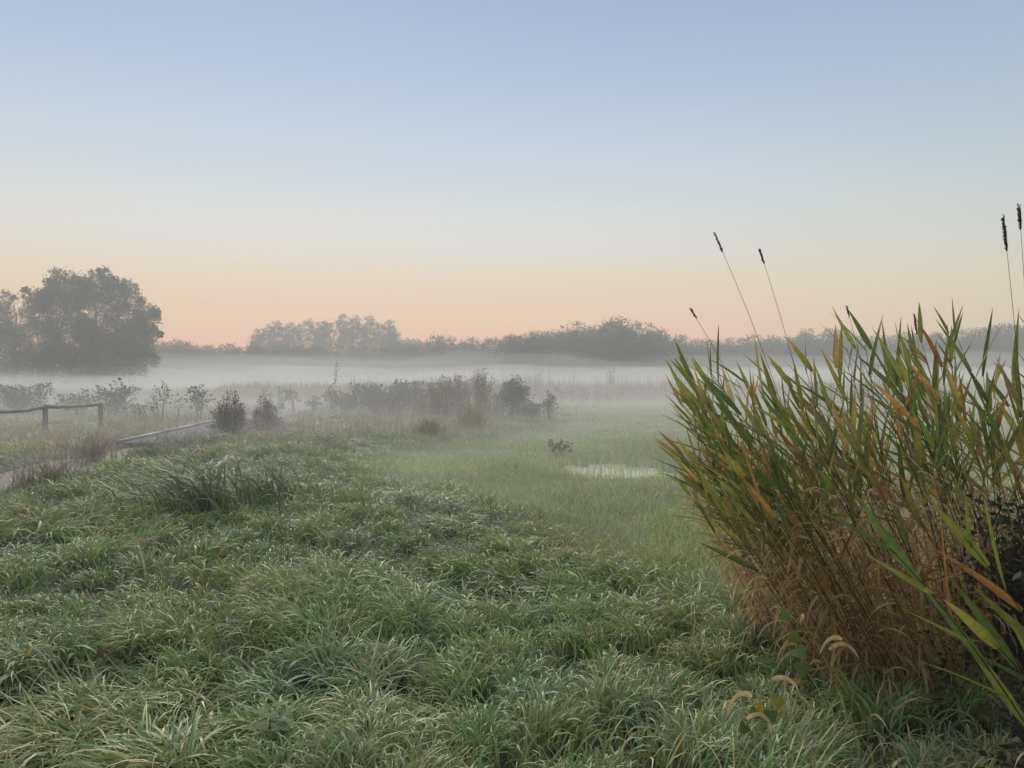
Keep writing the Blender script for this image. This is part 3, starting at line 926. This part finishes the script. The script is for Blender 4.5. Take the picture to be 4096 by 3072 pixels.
for i, (a, b) in enumerate(((2240, 1556), (2290, 1552), (2335, 1558), (2400, 1556), (2435, 1562), (2480, 1560))):
    S('weed_plant', 'leafy weed in the thin line along the meadow fence', 'weeds', a, 1612, b, 46, 'broad', .17, 4, 60, 240 + i, f0=.3, group='weeds along the meadow fence')
S('dock_plant', 'small dark withered dock plant in the open green meadow', 'plant', 2225, 1818, 1766, 140, 'arch', .085, 11, 120, 250, f0=.45)
S('bush', 'broad-leaved bush half hidden by the left reed tips', 'bush', 3300, 1660, 1535, 130, 'broad', .11, 12, 700, 251)
S('bush', 'round dark bush in the mist behind the reeds', 'bush', 3560, 1660, 1480, 290, 'cone', .09, 60, 4600, 252, f0=.05)
S('bush', 'small bush left of the reeds in the meadow mist', 'bush', 2905, 1650, 1560, 80, 'broad', .11, 8, 300, 253)
S('bush', 'brown bush right of the round dark bush behind the reeds', 'bush', 3790, 1655, 1530, 120, 'weed', .11, 22, 900, 254)
S('bare_sapling', 'faint bushy sapling in the fog left of the reed tips', 'sapling', 2725, 1575, 1430, 90, 'weed', .18, 16, 380, 255, f0=.2)
S('bare_sapling', 'faint small sapling in the fog above the weed band', 'sapling', 2438, 1575, 1480, 44, 'weed', .18, 7, 170, 256, f0=.2)
S('bare_sapling', 'faint sapling behind the right end of the shrub row', 'sapling', 2150, 1575, 1492, 50, 'weed', .18, 7, 170, 257, f0=.3)


# ------------------------------------------------------------------ single grass tussocks
def tussock(name, label, px, by, hgt, n, W, cols, seed, spread=1.0, az0=None, flop=1.9):
    x, y, z = at(px, by)
    t = thing(name, label, 'tussock', (x, y, z))
    rng = np.random.default_rng(seed)
    az = rng.uniform(0, 6.28, n) if az0 is None else rng.normal(az0, .9, n)
    R = np.abs(rng.normal(0, .10 * spread, n)); aa = rng.uniform(0, 6.28, n)
    P = np.stack([R * np.cos(aa) * 1.6, R * np.sin(aa), np.full(n, -.02)], 1)
    L = hgt * rng.uniform(.7, 1.5, n)
    V, q, tr = blade_arrays(P, az, L, W * rng.uniform(.6, 1.3, n), np.abs(rng.normal(.25, .18, n)), rng.normal(flop, .4, n), 7, curl=rng.normal(0, .4, n), twist=rng.normal(0, .5, n), power=1.5, floor=np.zeros(n))
    C = np.array(cols)[rng.integers(0, len(cols), n)] * rng.uniform(.8, 1.2, (n, 1))
    g = Geo(); g.add(V.reshape(-1, 3), [q, tr], C.repeat(15, 0))
    g.build('blades', M_GRASS, t, kind='stuff')
    return t


YEL = [(.34, .27, .11), (.28, .25, .10), (.38, .29, .15)]
tussock('grass_tussock', 'rounded yellow grass tussock in front of the shrub row', 1714, 1745, .62, 420, .016, YEL, 301, 1.8)
tussock('grass_tussock', 'taller yellow grass tussock against the brown weeds', 1888, 1712, .80, 420, .018, YEL, 302, 2.2, flop=1.3)
GRN = [(.12, .18, .07), (.14, .20, .08), (.17, .21, .09)]
tussock('grass_tussock', 'big tussock of broad green blades falling to the left', 860, 2075, .80, 330, .016, GRN, 303, 3.2, az0=math.pi + .25, flop=2.0)
tussock('grass_tussock', 'smaller broad-bladed green tussock beside the big one', 1090, 2030, .62, 190, .015, GRN, 304, 2.6, az0=math.pi + .1, flop=1.9)
tussock('grass_tussock', 'brown upright tussock beside the path at the left', 200, 1965, .48, 300, .010, [(.22, .19, .10), (.26, .18, .12), (.17, .19, .09)], 305, 2.2, flop=1.1)
tussock('grass_tussock', 'straw-coloured tussock where the path meets the boardwalk', 370, 1850, .62, 260, .011, [(.33, .25, .17), (.28, .21, .15)], 306, 2.2, flop=1.3)
tussock('grass_tussock', 'olive tussock below the dried thistle', 1290, 1812, .45, 260, .012, [(.25, .23, .12), (.20, .21, .11)], 307, 2.0, flop=1.7)
tussock('grass_tussock', 'green upright tussock in the grass right of the path', 590, 1850, .42, 220, .012, [(.19, .22, .10), (.16, .20, .09)], 308, 2.0, flop=1.3)


tussock('grass_tussock', 'flat green tussock spilling over the near right corner of the boardwalk', 720, 1805, .50, 320, .014, [(.24, .27, .13), (.22, .25, .13)], 309, 4.5, flop=1.8)
tussock('grass_tussock', 'green tussock between the boardwalk and the pointed bushes', 860, 1785, .48, 300, .014, [(.24, .27, .13), (.28, .26, .14)], 310, 4.5, flop=1.7)


# ------------------------------------------------------------------ reeds
def strap_leaf(geo, base, d, L, W, droop, side, c0, c1, rng, K=8, fold=.22, tipcol=None, twist=0.0):
    """folded lanceolate leaf, three vertices across"""
    d = np.asarray(d, float) / np.linalg.norm(d)
    p = np.asarray(base, float).copy()
    pts, dirs = [p.copy()], [d.copy()]
    for k in range(K):
        d = d + np.array([0, 0, -droop / K]) * (0.4 + 1.2 * k / K); d /= np.linalg.norm(d)
        p = p + d * L / K
        pts.append(p.copy()); dirs.append(d.copy())
    pts, dirs = np.array(pts), np.array(dirs)
    s = np.linspace(0, 1, K + 1)
    w = W * np.clip(np.minimum(.45 + 2.6 * s, 1.0), 0, 1) * (1 - s ** 2.2) + .0004
    sd = np.asarray(side, float)
    V, C = [], []
    for k in range(K + 1):
        a = np.cross(dirs[k], sd); a /= np.linalg.norm(a) + 1e-9
        b = np.cross(a, dirs[k])
        tw = twist * s[k]
        a2 = a * math.cos(tw) + b * math.sin(tw); b2 = -a * math.sin(tw) + b * math.cos(tw)
        V += [pts[k] - a2 * w[k] / 2 + b2 * fold * w[k], pts[k], pts[k] + a2 * w[k] / 2 + b2 * fold * w[k]]
        m = s[k] ** 1.4
        c = np.asarray(c0) * (1 - m) + np.asarray(c1) * m
        C += [c * .93, c * 1.08, c * .97]
    F = [(3 * k + j, 3 * k + j + 1, 3 * k + j + 4, 3 * k + j + 3) for k in range(K) for j in (0, 1)]
    geo.add(np.array(V), [np.array(F)], np.array(C))


GREENS = [(.190, .230, .042), (.255, .265, .048), (.120, .175, .042), (.340, .300, .062), (.210, .245, .044)]
TIPS = [(.16, .20, .04), (.28, .25, .06), (.40, .29, .08), (.18, .21, .045), (.46, .24, .07)]
TANS = [(.56, .40, .18), (.63, .47, .25), (.46, .31, .135), (.53, .34, .14)]
ORNG = [(.46, .22, .055), (.48, .27, .08), (.40, .17, .05)]


def pick(lst, rng):
    return np.array(lst[rng.integers(0, len(lst))]) * rng.uniform(.85, 1.15)


def seed_head(parent, p, d, L, R, rng, col=(.055, .042, .034)):
    """dense spike: a knobbly core with many small spikelets"""
    g = Geo()
    m = 12
    d = np.asarray(d, float) / np.linalg.norm(d)
    t = np.linspace(0, 1, m)
    path = np.asarray(p) + d * (L * t)[:, None] + rng.normal(0, R * .12, (m, 3))
    V, q, c = tube(path, R * .7 * (np.sin(np.clip(t * .93 + .06, 0, 1) * math.pi) ** .5) * rng.uniform(.75, 1.2, m), 6)
    g.add(V, [q, c], col)
    n = 90
    s = rng.random(n)
    P = np.asarray(p) + d * (L * s)[:, None]
    o = rng.normal(0, 1, (n, 3)); o -= (o @ d)[:, None] * d; o /= np.linalg.norm(o, axis=1, keepdims=True)
    V, F = leaf_quads(P + o * R * .4, o * .7 + d * 1.1, o[:, [1, 2, 0]], np.full(n, R * 1.7) * rng.uniform(.6, 1.2, n), .45)
    g.add(V, [F], np.array(col) * rng.uniform(.7, 1.8, (n, 1)).repeat(4, 0))
    return g.build('seed_head', M_LEAF, parent)


def reed(label, base, tip, bow, n_green, n_dry, rng, group=None, head=None, leaf_len=(.24, .42), leaf_w=(.020, .036), stem_r=.0034, dead_top=False, first=.63, last=.985, name='reed'):
    base, tip = np.asarray(base, float), np.asarray(tip, float)
    t = thing(name, label, 'reed', base, group)
    top = tip - base
    ctl = top * .5 + np.asarray(bow, float)
    path = bez((0, 0, -.03), ctl, top, 14)
    s = np.linspace(0, 1, 14)
    V, q, c = tube(path, np.linspace(stem_r, stem_r * .42, 14), 5)
    cc = np.where(s[:, None] < .45, np.array([[.30, .19, .09]]), np.array([[.13, .14, .045]])).repeat(5, 0)
    g = Geo(); g.add(V, [q, c], cc); g.build('stem', M_REED, t)
    tot = n_green + n_dry
    a0 = rng.uniform(0, 6.28)
    for i in range(tot):
        dry = i < n_dry
        if dry:
            u = .14 + (first - .12) * (i + rng.random()) / max(1, n_dry)
        else:
            u = first + (last - first) * (i - n_dry + rng.uniform(0, .6)) / max(1, n_green - .4)
        u = min(u, .985)
        P = np.array([np.interp(u, s, path[:, j]) for j in range(3)])
        j = min(12, int(u * 13)); T = path[j + 1] - path[j]; T /= np.linalg.norm(T)
        a = a0 + (i % 2) * math.pi + rng.normal(0, .55)
        o = np.array([math.cos(a), math.sin(a) * .8, 0.0]); o -= (o @ T) * T; o /= np.linalg.norm(o)
        g = Geo()
        if dry:
            L = rng.uniform(.14, .30)
            ang = rng.uniform(.5, 1.5)
            d = T * math.cos(ang) + o * math.sin(ang)
            cA = pick(TANS, rng) if rng.random() < .86 else pick(ORNG, rng)
            strap_leaf(g, P, d, L, rng.uniform(.011, .021), rng.uniform(1.2, 4.2), o + T * .3, cA, cA * rng.uniform(.8, 1.1), rng, 7, .3, twist=rng.normal(0, 1.6))
        else:
            up = (i - n_dry) / max(1, n_green)
            L = rng.uniform(*leaf_len) * (1 - .25 * up)
            ang = rng.uniform(.30, .85) * (1.15 - .6 * up)
            d = T * math.cos(ang) + o * math.sin(ang)
            r = rng.random()
            old = r < .06 + .20 * (1 - up)
            cA = pick(ORNG, rng) if old and rng.random() < .5 else (pick(TANS, rng) * .8 if old else pick(GREENS, rng))
            cB = cA if old else (pick(TIPS, rng) if rng.random() < .6 else cA * 1.1)
            strap_leaf(g, P, d, L, rng.uniform(*leaf_w), rng.uniform(-.08, .28), -o + T * .4, cA, cB, rng, 8, .22, twist=rng.normal(0, .5))
        g.build('leaf', M_REED, t)
    if head is not None:
        dd = path[-1] - path[-2]
        seed_head(t, path[-1] - dd * .1, dd, head[0], head[1], rng)
    return t


rng = np.random.default_rng(4242)


def reed_xyz(px, py, D):
    return np.array([(px - 2048) / F_PX * D, D, CAM_H - (py - 1514) / F_PX * D])


GRP = 'leaning reeds of the clump'
for i in range(165):
    u = rng.random()
    bx = 1.60 + 1.62 * u ** .9
    by = rng.uniform(3.55, 5.2) + .25 * u
    H = rng.uniform(.95, 1.62) + .48 * u
    lean = (-.68 + .52 * u + rng.normal(0, .11))
    tipx = bx + lean * H
    if tipx / by < .215:
        tipx = by * .215 + rng.uniform(0, .15)
    ty = by + rng.normal(-.05, .16)
    base = (bx, by, float(height(bx, by)))
    left = tipx / ty < .42
    lab = ('green-tipped reed leaning out on the left side of the reed clump' if left else ('reed in the middle of the clump, tan below and green above' if tipx / ty < .56 else 'reed on the right side of the clump near the frame edge'))
    reed(lab, base, (tipx, ty, base[2] + H), (rng.normal(0, .05) - lean * .10, 0, .04), int(rng.integers(4, 7)), int(rng.integers(7, 11)), rng, group=GRP + (' on the left' if left else (' in the middle' if tipx / ty < .56 else ' on the right')))
# the flowering stalks against the sky
heads = [
    ((3420, 2700), (2885, 997), 4.1, (2843, 922), .0065, 'leftmost tall flower stalk, curving left high above the reeds', (.12, 0, .12)),
    ((3430, 2690), (3052, 1043), 4.2, (3040, 980), .0065, 'second tall flower stalk with a short dark head against the sky', (.09, 0, .1)),
    ((3360, 2680), (2780, 1264), 4.0, (2742, 1236), .0055, 'short flower stalk bent furthest left with a drooping head', (.14, 0, .16)),
    ((4180, 2600), (4024, 992), 3.7, (4012, 845), .0085, 'tall thick flower stalk near the right edge, the left of two', (.03, 0, .05)),
    ((4190, 2580), (4079, 905), 3.8, (4084, 806), .0085, 'tallest flower stalk at the very right edge', (.02, 0, .05)),
    ((3700, 2650), (3395, 1258), 4.3, (3383, 1214), .0055, 'thin stalk with a small head beside the high middle leaves', (.05, 0, .05)),
    ((3800, 2650), (3666, 1328), 4.3, (3658, 1246), .0065, 'stalk with a slim head rising among the right reed tips', (.02, 0, .05)),
]
for (b, tp, D, hd, R, lab, bow) in heads:
    base = reed_xyz(b[0], b[1], D); base[2] = float(height(base[0], base[1]))
    tip = reed_xyz(tp[0], tp[1], D); end = reed_xyz(hd[0], hd[1], D)
    reed(lab, base, tip, bow, 3, 3, rng, head=(float(np.linalg.norm(end - tip)), R), stem_r=.0026, first=.34, last=.58, leaf_len=(.22, .34), leaf_w=(.016, .026), name='flowering_reed')
# high leafy shoots that stand above the rest
for (b, tp, D, lab) in (((3640, 2650), (3330, 1420), 4.1, 'high leafy reed whose top leaves cross the sky right of the stalks'), ((3600, 2600), (3460, 1380), 4.3, 'tall leafy reed with a curled dead leaf at its tip'),
                        ((3840, 2600), (3580, 1460), 4.0, 'tall leafy reed right of the curled dead leaf'), ((3900, 2560), (3760, 1440), 4.2, 'tall leafy reed among the right reed tops'),
                        ((4000, 2550), (3930, 1480), 4.0, 'tall leafy reed left of the two thick flower stalks'), ((4150, 2550), (4060, 1500), 3.9, 'tall leafy reed under the two thick flower stalks')):
    base = reed_xyz(b[0], b[1], D); base[2] = float(height(base[0], base[1]))
    reed(lab, base, reed_xyz(tp[0], tp[1], D), (.06, 0, .05), 7, 4, rng, leaf_len=(.30, .48), leaf_w=(.026, .040))
# nearer shoots pushing in from the right
for (bx, by, tp, D, ng, lab) in ((1.92, 2.40, (3560, 2190), 2.35, 8, 'near reed shoot pushing in from the right, lowest and largest'), (2.12, 2.45, (3860, 2150), 2.4, 8, 'near reed shoot behind it at the right edge'),
                                 (1.98, 2.2, (3960, 2560), 2.15, 6, 'near low reed shoot with orange leaves cut by the right edge')):
    reed(lab, (bx, by, float(height(bx, by))), reed_xyz(tp[0], tp[1], D), (.02, 0, .14), ng, 2, rng, leaf_len=(.30, .42), leaf_w=(.026, .036), first=.42, stem_r=.0036)

# dead leaves and stalks packed between the stems
g = Geo(); rng = np.random.default_rng(99)
n = 2600
u = rng.random(n)
bx = 1.58 + 1.75 * u; by = rng.uniform(3.6, 5.4, n) + .2 * u
zz = height(bx, by) + rng.random(n) ** 1.3 * 1.05
bx = bx - (.60 - .48 * u) * zz * .85
az = np.where(rng.random(n) < .6, math.pi, 0) + rng.normal(0, 1.0, n)
V, q, t = blade_arrays(np.stack([bx, by, zz], 1), az, rng.uniform(.12, .30, n), rng.uniform(.006, .016, n), rng.uniform(.2, 1.2, n), rng.uniform(1.4, 3.0, n), 5, curl=rng.normal(0, 1.0, n), twist=rng.normal(0, 1.2, n))
C = np.array(TANS)[rng.integers(0, 4, n)] * rng.uniform(.65, 1.1, (n, 1))
g.add(V.reshape(-1, 3), [q, t], C.repeat(11, 0))
n = 520
u = rng.random(n)
bx = 1.58 + 1.7 * u; by = rng.uniform(3.55, 5.4, n) + .2 * u
az = np.full(n, math.pi) + rng.normal(0, .5, n)
ln = .55 - .42 * u + rng.normal(0, .10, n)
V, q, t = blade_arrays(np.stack([bx, by, height(bx, by)], 1), az, rng.uniform(.6, 1.35, n), rng.uniform(.004, .007, n), ln * .8, ln * 1.2, 4, twist=rng.normal(0, .5, n), taper=6)
g.add(V.reshape(-1, 3), [q, t], (np.array(TANS)[rng.integers(0, 4, n)] * rng.uniform(.6, 1.05, (n, 1))).repeat(9, 0))
g.build('reed_litter', M_REED, kind='stuff', label='dry tan leaves and dead stalks packed between the reed stems', category='dry reeds')

# dark leafy plants at the right edge, one added out of view beyond it
shrub('dark_plant', 'dark leafy mugwort plant behind the reeds at the right edge', 'plant', 2.62, 3.75, 1.30, .75, 'dark', .055, 26, 3000, 401, f0=.05)
shrub('dark_plant', 'low dark leafy plant in the bottom right corner', 'plant', 2.02, 2.72, .62, .62, 'dark', .045, 22, 1700, 402, f0=.05)
shrub('dark_plant', 'tall dark leafy plant cut by the right edge beside the near shoots', 'plant', 2.75, 2.75, 1.75, 1.5, 'dark', .06, 60, 9000, 403, f0=.04)  # made tall and dense to shade the bottom right grass
shrub('dark_plant', 'big dark shrub added out of view to shade the bottom right corner', 'plant', 2.75, 1.55, 2.5, 2.0, 'dark', .085, 60, 8000, 404, f0=.03)  # added beyond the frame to darken the grass in that corner

# ------------------------------------------------------------------ bindweed on the left foot of the reeds
bind = thing('bindweed', 'bindweed with heart-shaped green and yellow leaves at the left foot of the reeds', 'vine', reed_xyz(3190, 2640, 3.0))
o0 = np.array(bind.location)


def heart(geo, p, d, nrmv, size, col):
    d = np.asarray(d, float) / np.linalg.norm(d); s = np.cross(d, nrmv); s /= np.linalg.norm(s); nn = np.cross(s, d)
    out = [(0, 0), (.22, -.14), (.46, -.06), (.52, .18), (.40, .48), (.20, .76), (0, 1.0)]
    V = [p + size * (d * y + s * x + nn * (.10 * abs(x) - .12 * y * y)) for x, y in out] + [p + size * (d * y - s * x + nn * (.10 * abs(x) - .12 * y * y)) for x, y in out[1:-1]]
    V.append(p + size * d * .45 - nn * size * .03)
    m = len(V) - 1
    ring = [0, 1, 2, 3, 4, 5, 6, 11, 10, 9, 8, 7]
    F = [(ring[k], ring[(k + 1) % 12], m) for k in range(12)]
    geo.add(np.array(V), [np.array(F)], np.asarray(col))


vine = np.array([reed_xyz(a, b, D * .86) for a, b, D in ((3175, 2380, 3.6), (3160, 2470, 3.5), (3195, 2590, 3.45), (3150, 2700, 3.35), (3090, 2780, 3.25), (3020, 2860, 3.2), (2975, 2930, 3.15))]) - o0
V, q, c = tube(vine, .0025, 5)
g = Geo(); g.add(V, [q, c], (.20, .16, .06)); g.build('stem', M_REED, bind)
for (a, b, D, szz, colr) in ((3150, 2455, 3.45, .055, (.12, .20, .03)), (3165, 2540, 3.45, .05, (.16, .20, .03)), (3190, 2600, 3.4, .062, (.10, .17, .04)), (3215, 2660, 3.35, .060, (.13, .19, .03)),
                             (3110, 2790, 3.2, .055, (.34, .29, .03)), (3060, 2830, 3.2, .05, (.40, .30, .03)), (3030, 2850, 3.2, .05, (.16, .18, .03)), (2985, 2905, 3.15, .045, (.10, .15, .03)), (3085, 2850, 3.18, .05, (.13, .17, .03))):
    g = Geo(); heart(g, reed_xyz(a, b, D * .86) - o0, (rng.normal(0, .5), -.5, rng.normal(-.3, .4)), np.array([rng.normal(0, .4), -1, .8]), szz * .95, colr); g.build('leaf', M_REED, bind)
for (a, b, D, L) in ((3010, 2790, 3.2, .17), (2990, 2880, 3.15, .16), (3090, 2720, 3.3, .12), (3210, 2480, 3.4, .10), (3320, 2600, 3.4, .16), (3370, 2560, 3.45, .15)):
    g = Geo(); c_ = np.array(TANS[1]) * .95
    strap_leaf(g, reed_xyz(a, b, D * .86) - o0, (rng.normal(-.3, .4), -.2, .3), L, .020, 2.6, (0, -1, .2), c_, c_ * .9, rng, 9, .2, twist=rng.normal(0, .9)); g.build('dry_leaf', M_REED, bind)

# ------------------------------------------------------------------ small plants in the near grass
def sprout(label, px, by, ty, n, seed, lean=0.0, name='reed_sprout', cols=GREENS, W=.018):
    x, y, z = at(px, by)
    h = px2m(by - ty, y)
    rr2 = np.random.default_rng(seed)
    t = thing(name, label, 'plant', (x, y, z))
    path = bez((0, 0, -.02), (lean * h * .3, 0, h * .4), (lean * h, 0, h * .75), 6)
    V, q, c = tube(path, np.linspace(.004, .002, 6), 5)
    g = Geo(); g.add(V, [q, c], (.12, .15, .05)); g.build('stem', M_REED, t)
    for i in range(n):
        u = .35 + .65 * i / n
        P = np.array([np.interp(u, np.linspace(0, 1, 6), path[:, j]) for j in range(3)])
        a = (i % 2) * math.pi + rr2.normal(0, .6)
        d = np.array([math.cos(a) * .55 + lean * .5, math.sin(a) * .4, 1.0])
        g = Geo(); cA = pick(cols, rr2)
        strap_leaf(g, P, d, h * rr2.uniform(.4, .6), W, rr2.uniform(0, .5), (-math.cos(a), -math.sin(a), .4), cA, cA * 1.15, rr2, 7)
        g.build('leaf', M_REED, t)
    return t


sprout('young upright reed shoot with a cobweb-pale tip in the middle of the grass', 1962, 2110, 1955, 6, 501)
sprout('low reed shoot leaning left beside the upright young shoot', 1925, 2130, 2030, 5, 502, -.7)
sprout('low reed shoot leaning right of the upright young shoot', 2105, 2130, 2040, 7, 503, .8)
sprout('rush tuft standing in the wet grass left of the puddle', 2062, 1900, 1848, 9, 504, .1, 'rush_tuft', [(.10, .13, .06)], .012)

# dried umbel
x, y, z = at(600, 2290)
um = thing('dried_umbel', 'dried cream flower umbel in the grass at the left', 'flower', (x, y, z))
hh = px2m(2290 - 2175, y)
g = Geo(); V, q, c = tube(bez((0, 0, 0), (.02, 0, hh * .5), (-.03, 0, hh * .8), 6), .004, 5); g.add(V, [q, c], (.30, .24, .13)); g.build('stem', M_REED, um)
g = Geo(); rr2 = np.random.default_rng(31)
for i in range(18):
    a = rr2.uniform(0, 6.28); e = np.array([-.03 + math.cos(a) * rr2.uniform(.03, .10), math.sin(a) * rr2.uniform(.02, .08), hh * .8 + rr2.uniform(.05, .10)])
    V, q, c = tube(bez((-.03, 0, hh * .8), (e + [-.03, 0, hh * .8]) / 2, e, 4), .0014, 4); g.add(V, [q, c], (.34, .27, .15))
    P = e + rr2.normal(0, .012, (14, 3)); V, F = leaf_quads(P, rr2.normal(0, 1, (14, 3)), rr2.normal(0, 1, (14, 3)), np.full(14, .013), .8); g.add(V, [F], (.42, .35, .20))
g.build('flower_head', M_REED, um, kind='stuff')

# pale seed fluff by the path
for i, (a, b, tt) in enumerate(((330, 1835, 1728), (400, 1822, 1745))):
    S('seed_stalks', ('taller' if i == 0 else 'shorter') + ' stalks with white seed fluff beside the path end', 'seed stalks', a, b, tt, 80, 'pale', .05, 9, 50, 510 + i, f0=.6)

# nettle at the bottom edge
x, y, z = at(1060, 3040)
nt_ = thing('nettle', 'dark nettle with toothed leaves at the bottom edge', 'plant', (x, y + .05, z))
rr2 = np.random.default_rng(61)
g = Geo(); V, q, c = tube(bez((0, 0, 0), (0, 0, .1), (.01, -.02, .2), 5), .003, 5); g.add(V, [q, c], (.09, .12, .04)); g.build('stem', M_LEAF, nt_)
for i in range(12):
    a = i * 2.4; zc = .09 + .01 * i; L = .13 - .006 * i
    d = np.array([math.cos(a), math.sin(a), .12]); d /= np.linalg.norm(d); s_ = np.cross(d, (0, 0, 1.0)); s_ /= np.linalg.norm(s_)
    p = np.array([0.01, -.01, zc]) + d * .02
    V = [p]; K = 9
    for kx in range(1, K):
        w = .36 * math.sin((kx / K) ** .7 * math.pi) * (1.15 if kx % 2 else .85)
        cpt = p + d * L * kx / K - np.array([0, 0, .25 * L * (kx / K) ** 2])
        V += [cpt - s_ * w * L + [0, 0, .02 * L], cpt, cpt + s_ * w * L + [0, 0, .02 * L]]
    V.append(p + d * L - np.array([0, 0, .25 * L]))
    F4 = [(1 + 3 * k_ + j, 1 + 3 * k_ + j + 1, 4 + 3 * k_ + j + 1, 4 + 3 * k_ + j) for k_ in range(K - 2) for j in (0, 1)]
    m = len(V) - 1
    F3 = [(0, 2, 1), (0, 3, 2), (m - 3, m - 2, m), (m - 2, m - 1, m)]
    g = Geo(); g.add(np.array(V), [np.array(F4), np.array(F3)], np.array([.085, .14, .045]) * rr2.uniform(.8, 1.2)); g.build('leaf', M_FAR, nt_)

# fallen leaves
for i, (a, b, lab) in enumerate(((412, 2712, 'red-brown fallen leaf caught in the grass at the lower left'), (1472, 3030, 'brown fallen leaf at the bottom edge'), (2395, 2800, 'dark red fallen leaf in the grass left of the reeds'), (1000, 2390, 'small brown fallen leaf in the middle left grass'))):
    x, y, z = at(a, b)
    g = Geo(); rr2 = np.random.default_rng(70 + i)
    heart(g, np.zeros(3), (rr2.normal(0, 1), .3, .6), np.array([rr2.normal(0, .3), -1, .5]), .05, (.13, .05, .03))
    o = g.build('fallen_leaf', M_LEAF, label=lab, category='leaf')
    o.location = (x, y - .05, z + .13)

# ------------------------------------------------------------------ haze and fog
def volume_mat(name, density, color, aniso):
    m = bpy.data.materials.new(name)
    m.use_nodes = True
    n, l = m.node_tree.nodes, m.node_tree.links
    n.remove(n['Principled BSDF'])
    v = n.new('ShaderNodeVolumePrincipled')
    v.inputs['Color'].default_value = (*color, 1)
    v.inputs['Density'].default_value = density
    v.inputs['Anisotropy'].default_value = aniso
    l.new(v.outputs[0], n['Material Output'].inputs['Volume'])
    return m


def vol_box(name, x0, x1, y0, y1, z0, z1, mat, label):
    V = np.array([(x0, y0, z0), (x1, y0, z0), (x1, y1, z0), (x0, y1, z0), (x0, y0, z1), (x1, y0, z1), (x1, y1, z1), (x0, y1, z1)])
    F = np.array([(0, 3, 2, 1), (0, 1, 5, 4), (1, 2, 6, 5), (2, 3, 7, 6), (3, 0, 4, 7), (4, 5, 6, 7)])
    return link(name, mesh_np(name, V, [F]), mat, kind='stuff', label=label, category='haze')


FOGC = (0.925, 0.905, 0.875)
FOG_G = 0.2
vol_box('haze', -900, 900, -60, 335, -3.0, 26.0, volume_mat('thin_haze', 0.0025, FOGC, FOG_G), 'thin even haze over the whole meadow')


def fog_body(name, x0, x1, y0, y1, top, density, label, color=None, nx_=130, ny_=48):
    """closed body with an uneven top that sinks into the ground at its near and far edge"""
    X, Y = np.meshgrid(np.linspace(x0, x1, nx_), np.linspace(y0, y1, ny_))
    Zt = top(X, Y); Zb = np.full_like(Zt, -2.2)
    V = np.concatenate([np.stack([X, Y, Zt], -1).reshape(-1, 3), np.stack([X, Y, Zb], -1).reshape(-1, 3)])
    m = nx_ * ny_
    i = (np.arange(ny_ - 1)[:, None] * nx_ + np.arange(nx_ - 1)[None]).ravel()
    up = np.stack([i, i + 1, i + nx_ + 1, i + nx_], 1)
    dn = up[:, ::-1] + m
    ring = np.concatenate([np.arange(nx_), np.arange(1, ny_) * nx_ + nx_ - 1, (ny_ - 1) * nx_ + np.arange(nx_ - 2, -1, -1), np.arange(ny_ - 2, 0, -1) * nx_])
    nxt = np.roll(ring, -1)
    sd = np.stack([ring, ring + m, nxt + m, nxt], 1)
    return link(name, mesh_np(name, V, [up, dn, sd]), volume_mat(name, density, color or FOGC, FOG_G), kind='stuff', label=label, category='fog')


def top_mist(x, y):
    e = np.sqrt(np.clip(sstep(2.5, 34, y), 0, 1)) * (1 - sstep(36, 58, y))
    return -0.6 + e * (2.42 + 0.4 * vnoise(x, y, 11, 71) + 0.15 * vnoise(x, y, 4, 72))


def top_bank(x, y):
    e = np.clip((y - 86) / 70, 0, 1) ** 0.65 * (1 - sstep(180, 204, y))
    return -0.8 + e * (4.6 + 0.7 * vnoise(x, y, 36, 73) + 1.2 * vnoise(x, y, 11, 74))


def top_wisp(x, y):
    e = np.clip((y - 84) / 120, 0, 1) ** 0.7 * (1 - sstep(196, 232, y))
    return -0.8 + e * (9.5 + 1.3 * vnoise(x, y, 48, 75) + 2.2 * vnoise(x, y, 15, 76))


fog_body('ground_mist', -120, 120, 2, 62, top_mist, 0.026, 'low thin mist lying on the meadow in front of the weeds')
fog_body('fog_bank', -260, 260, 85, 208, top_bank, 0.023, 'dense pale fog bank hiding the feet of the far trees', (0.86, 0.83, 0.785))
fog_body('fog_wisps', -260, 260, 80, 234, top_wisp, 0.007, 'thinner fog drifting above the dense bank', (0.86, 0.83, 0.785))
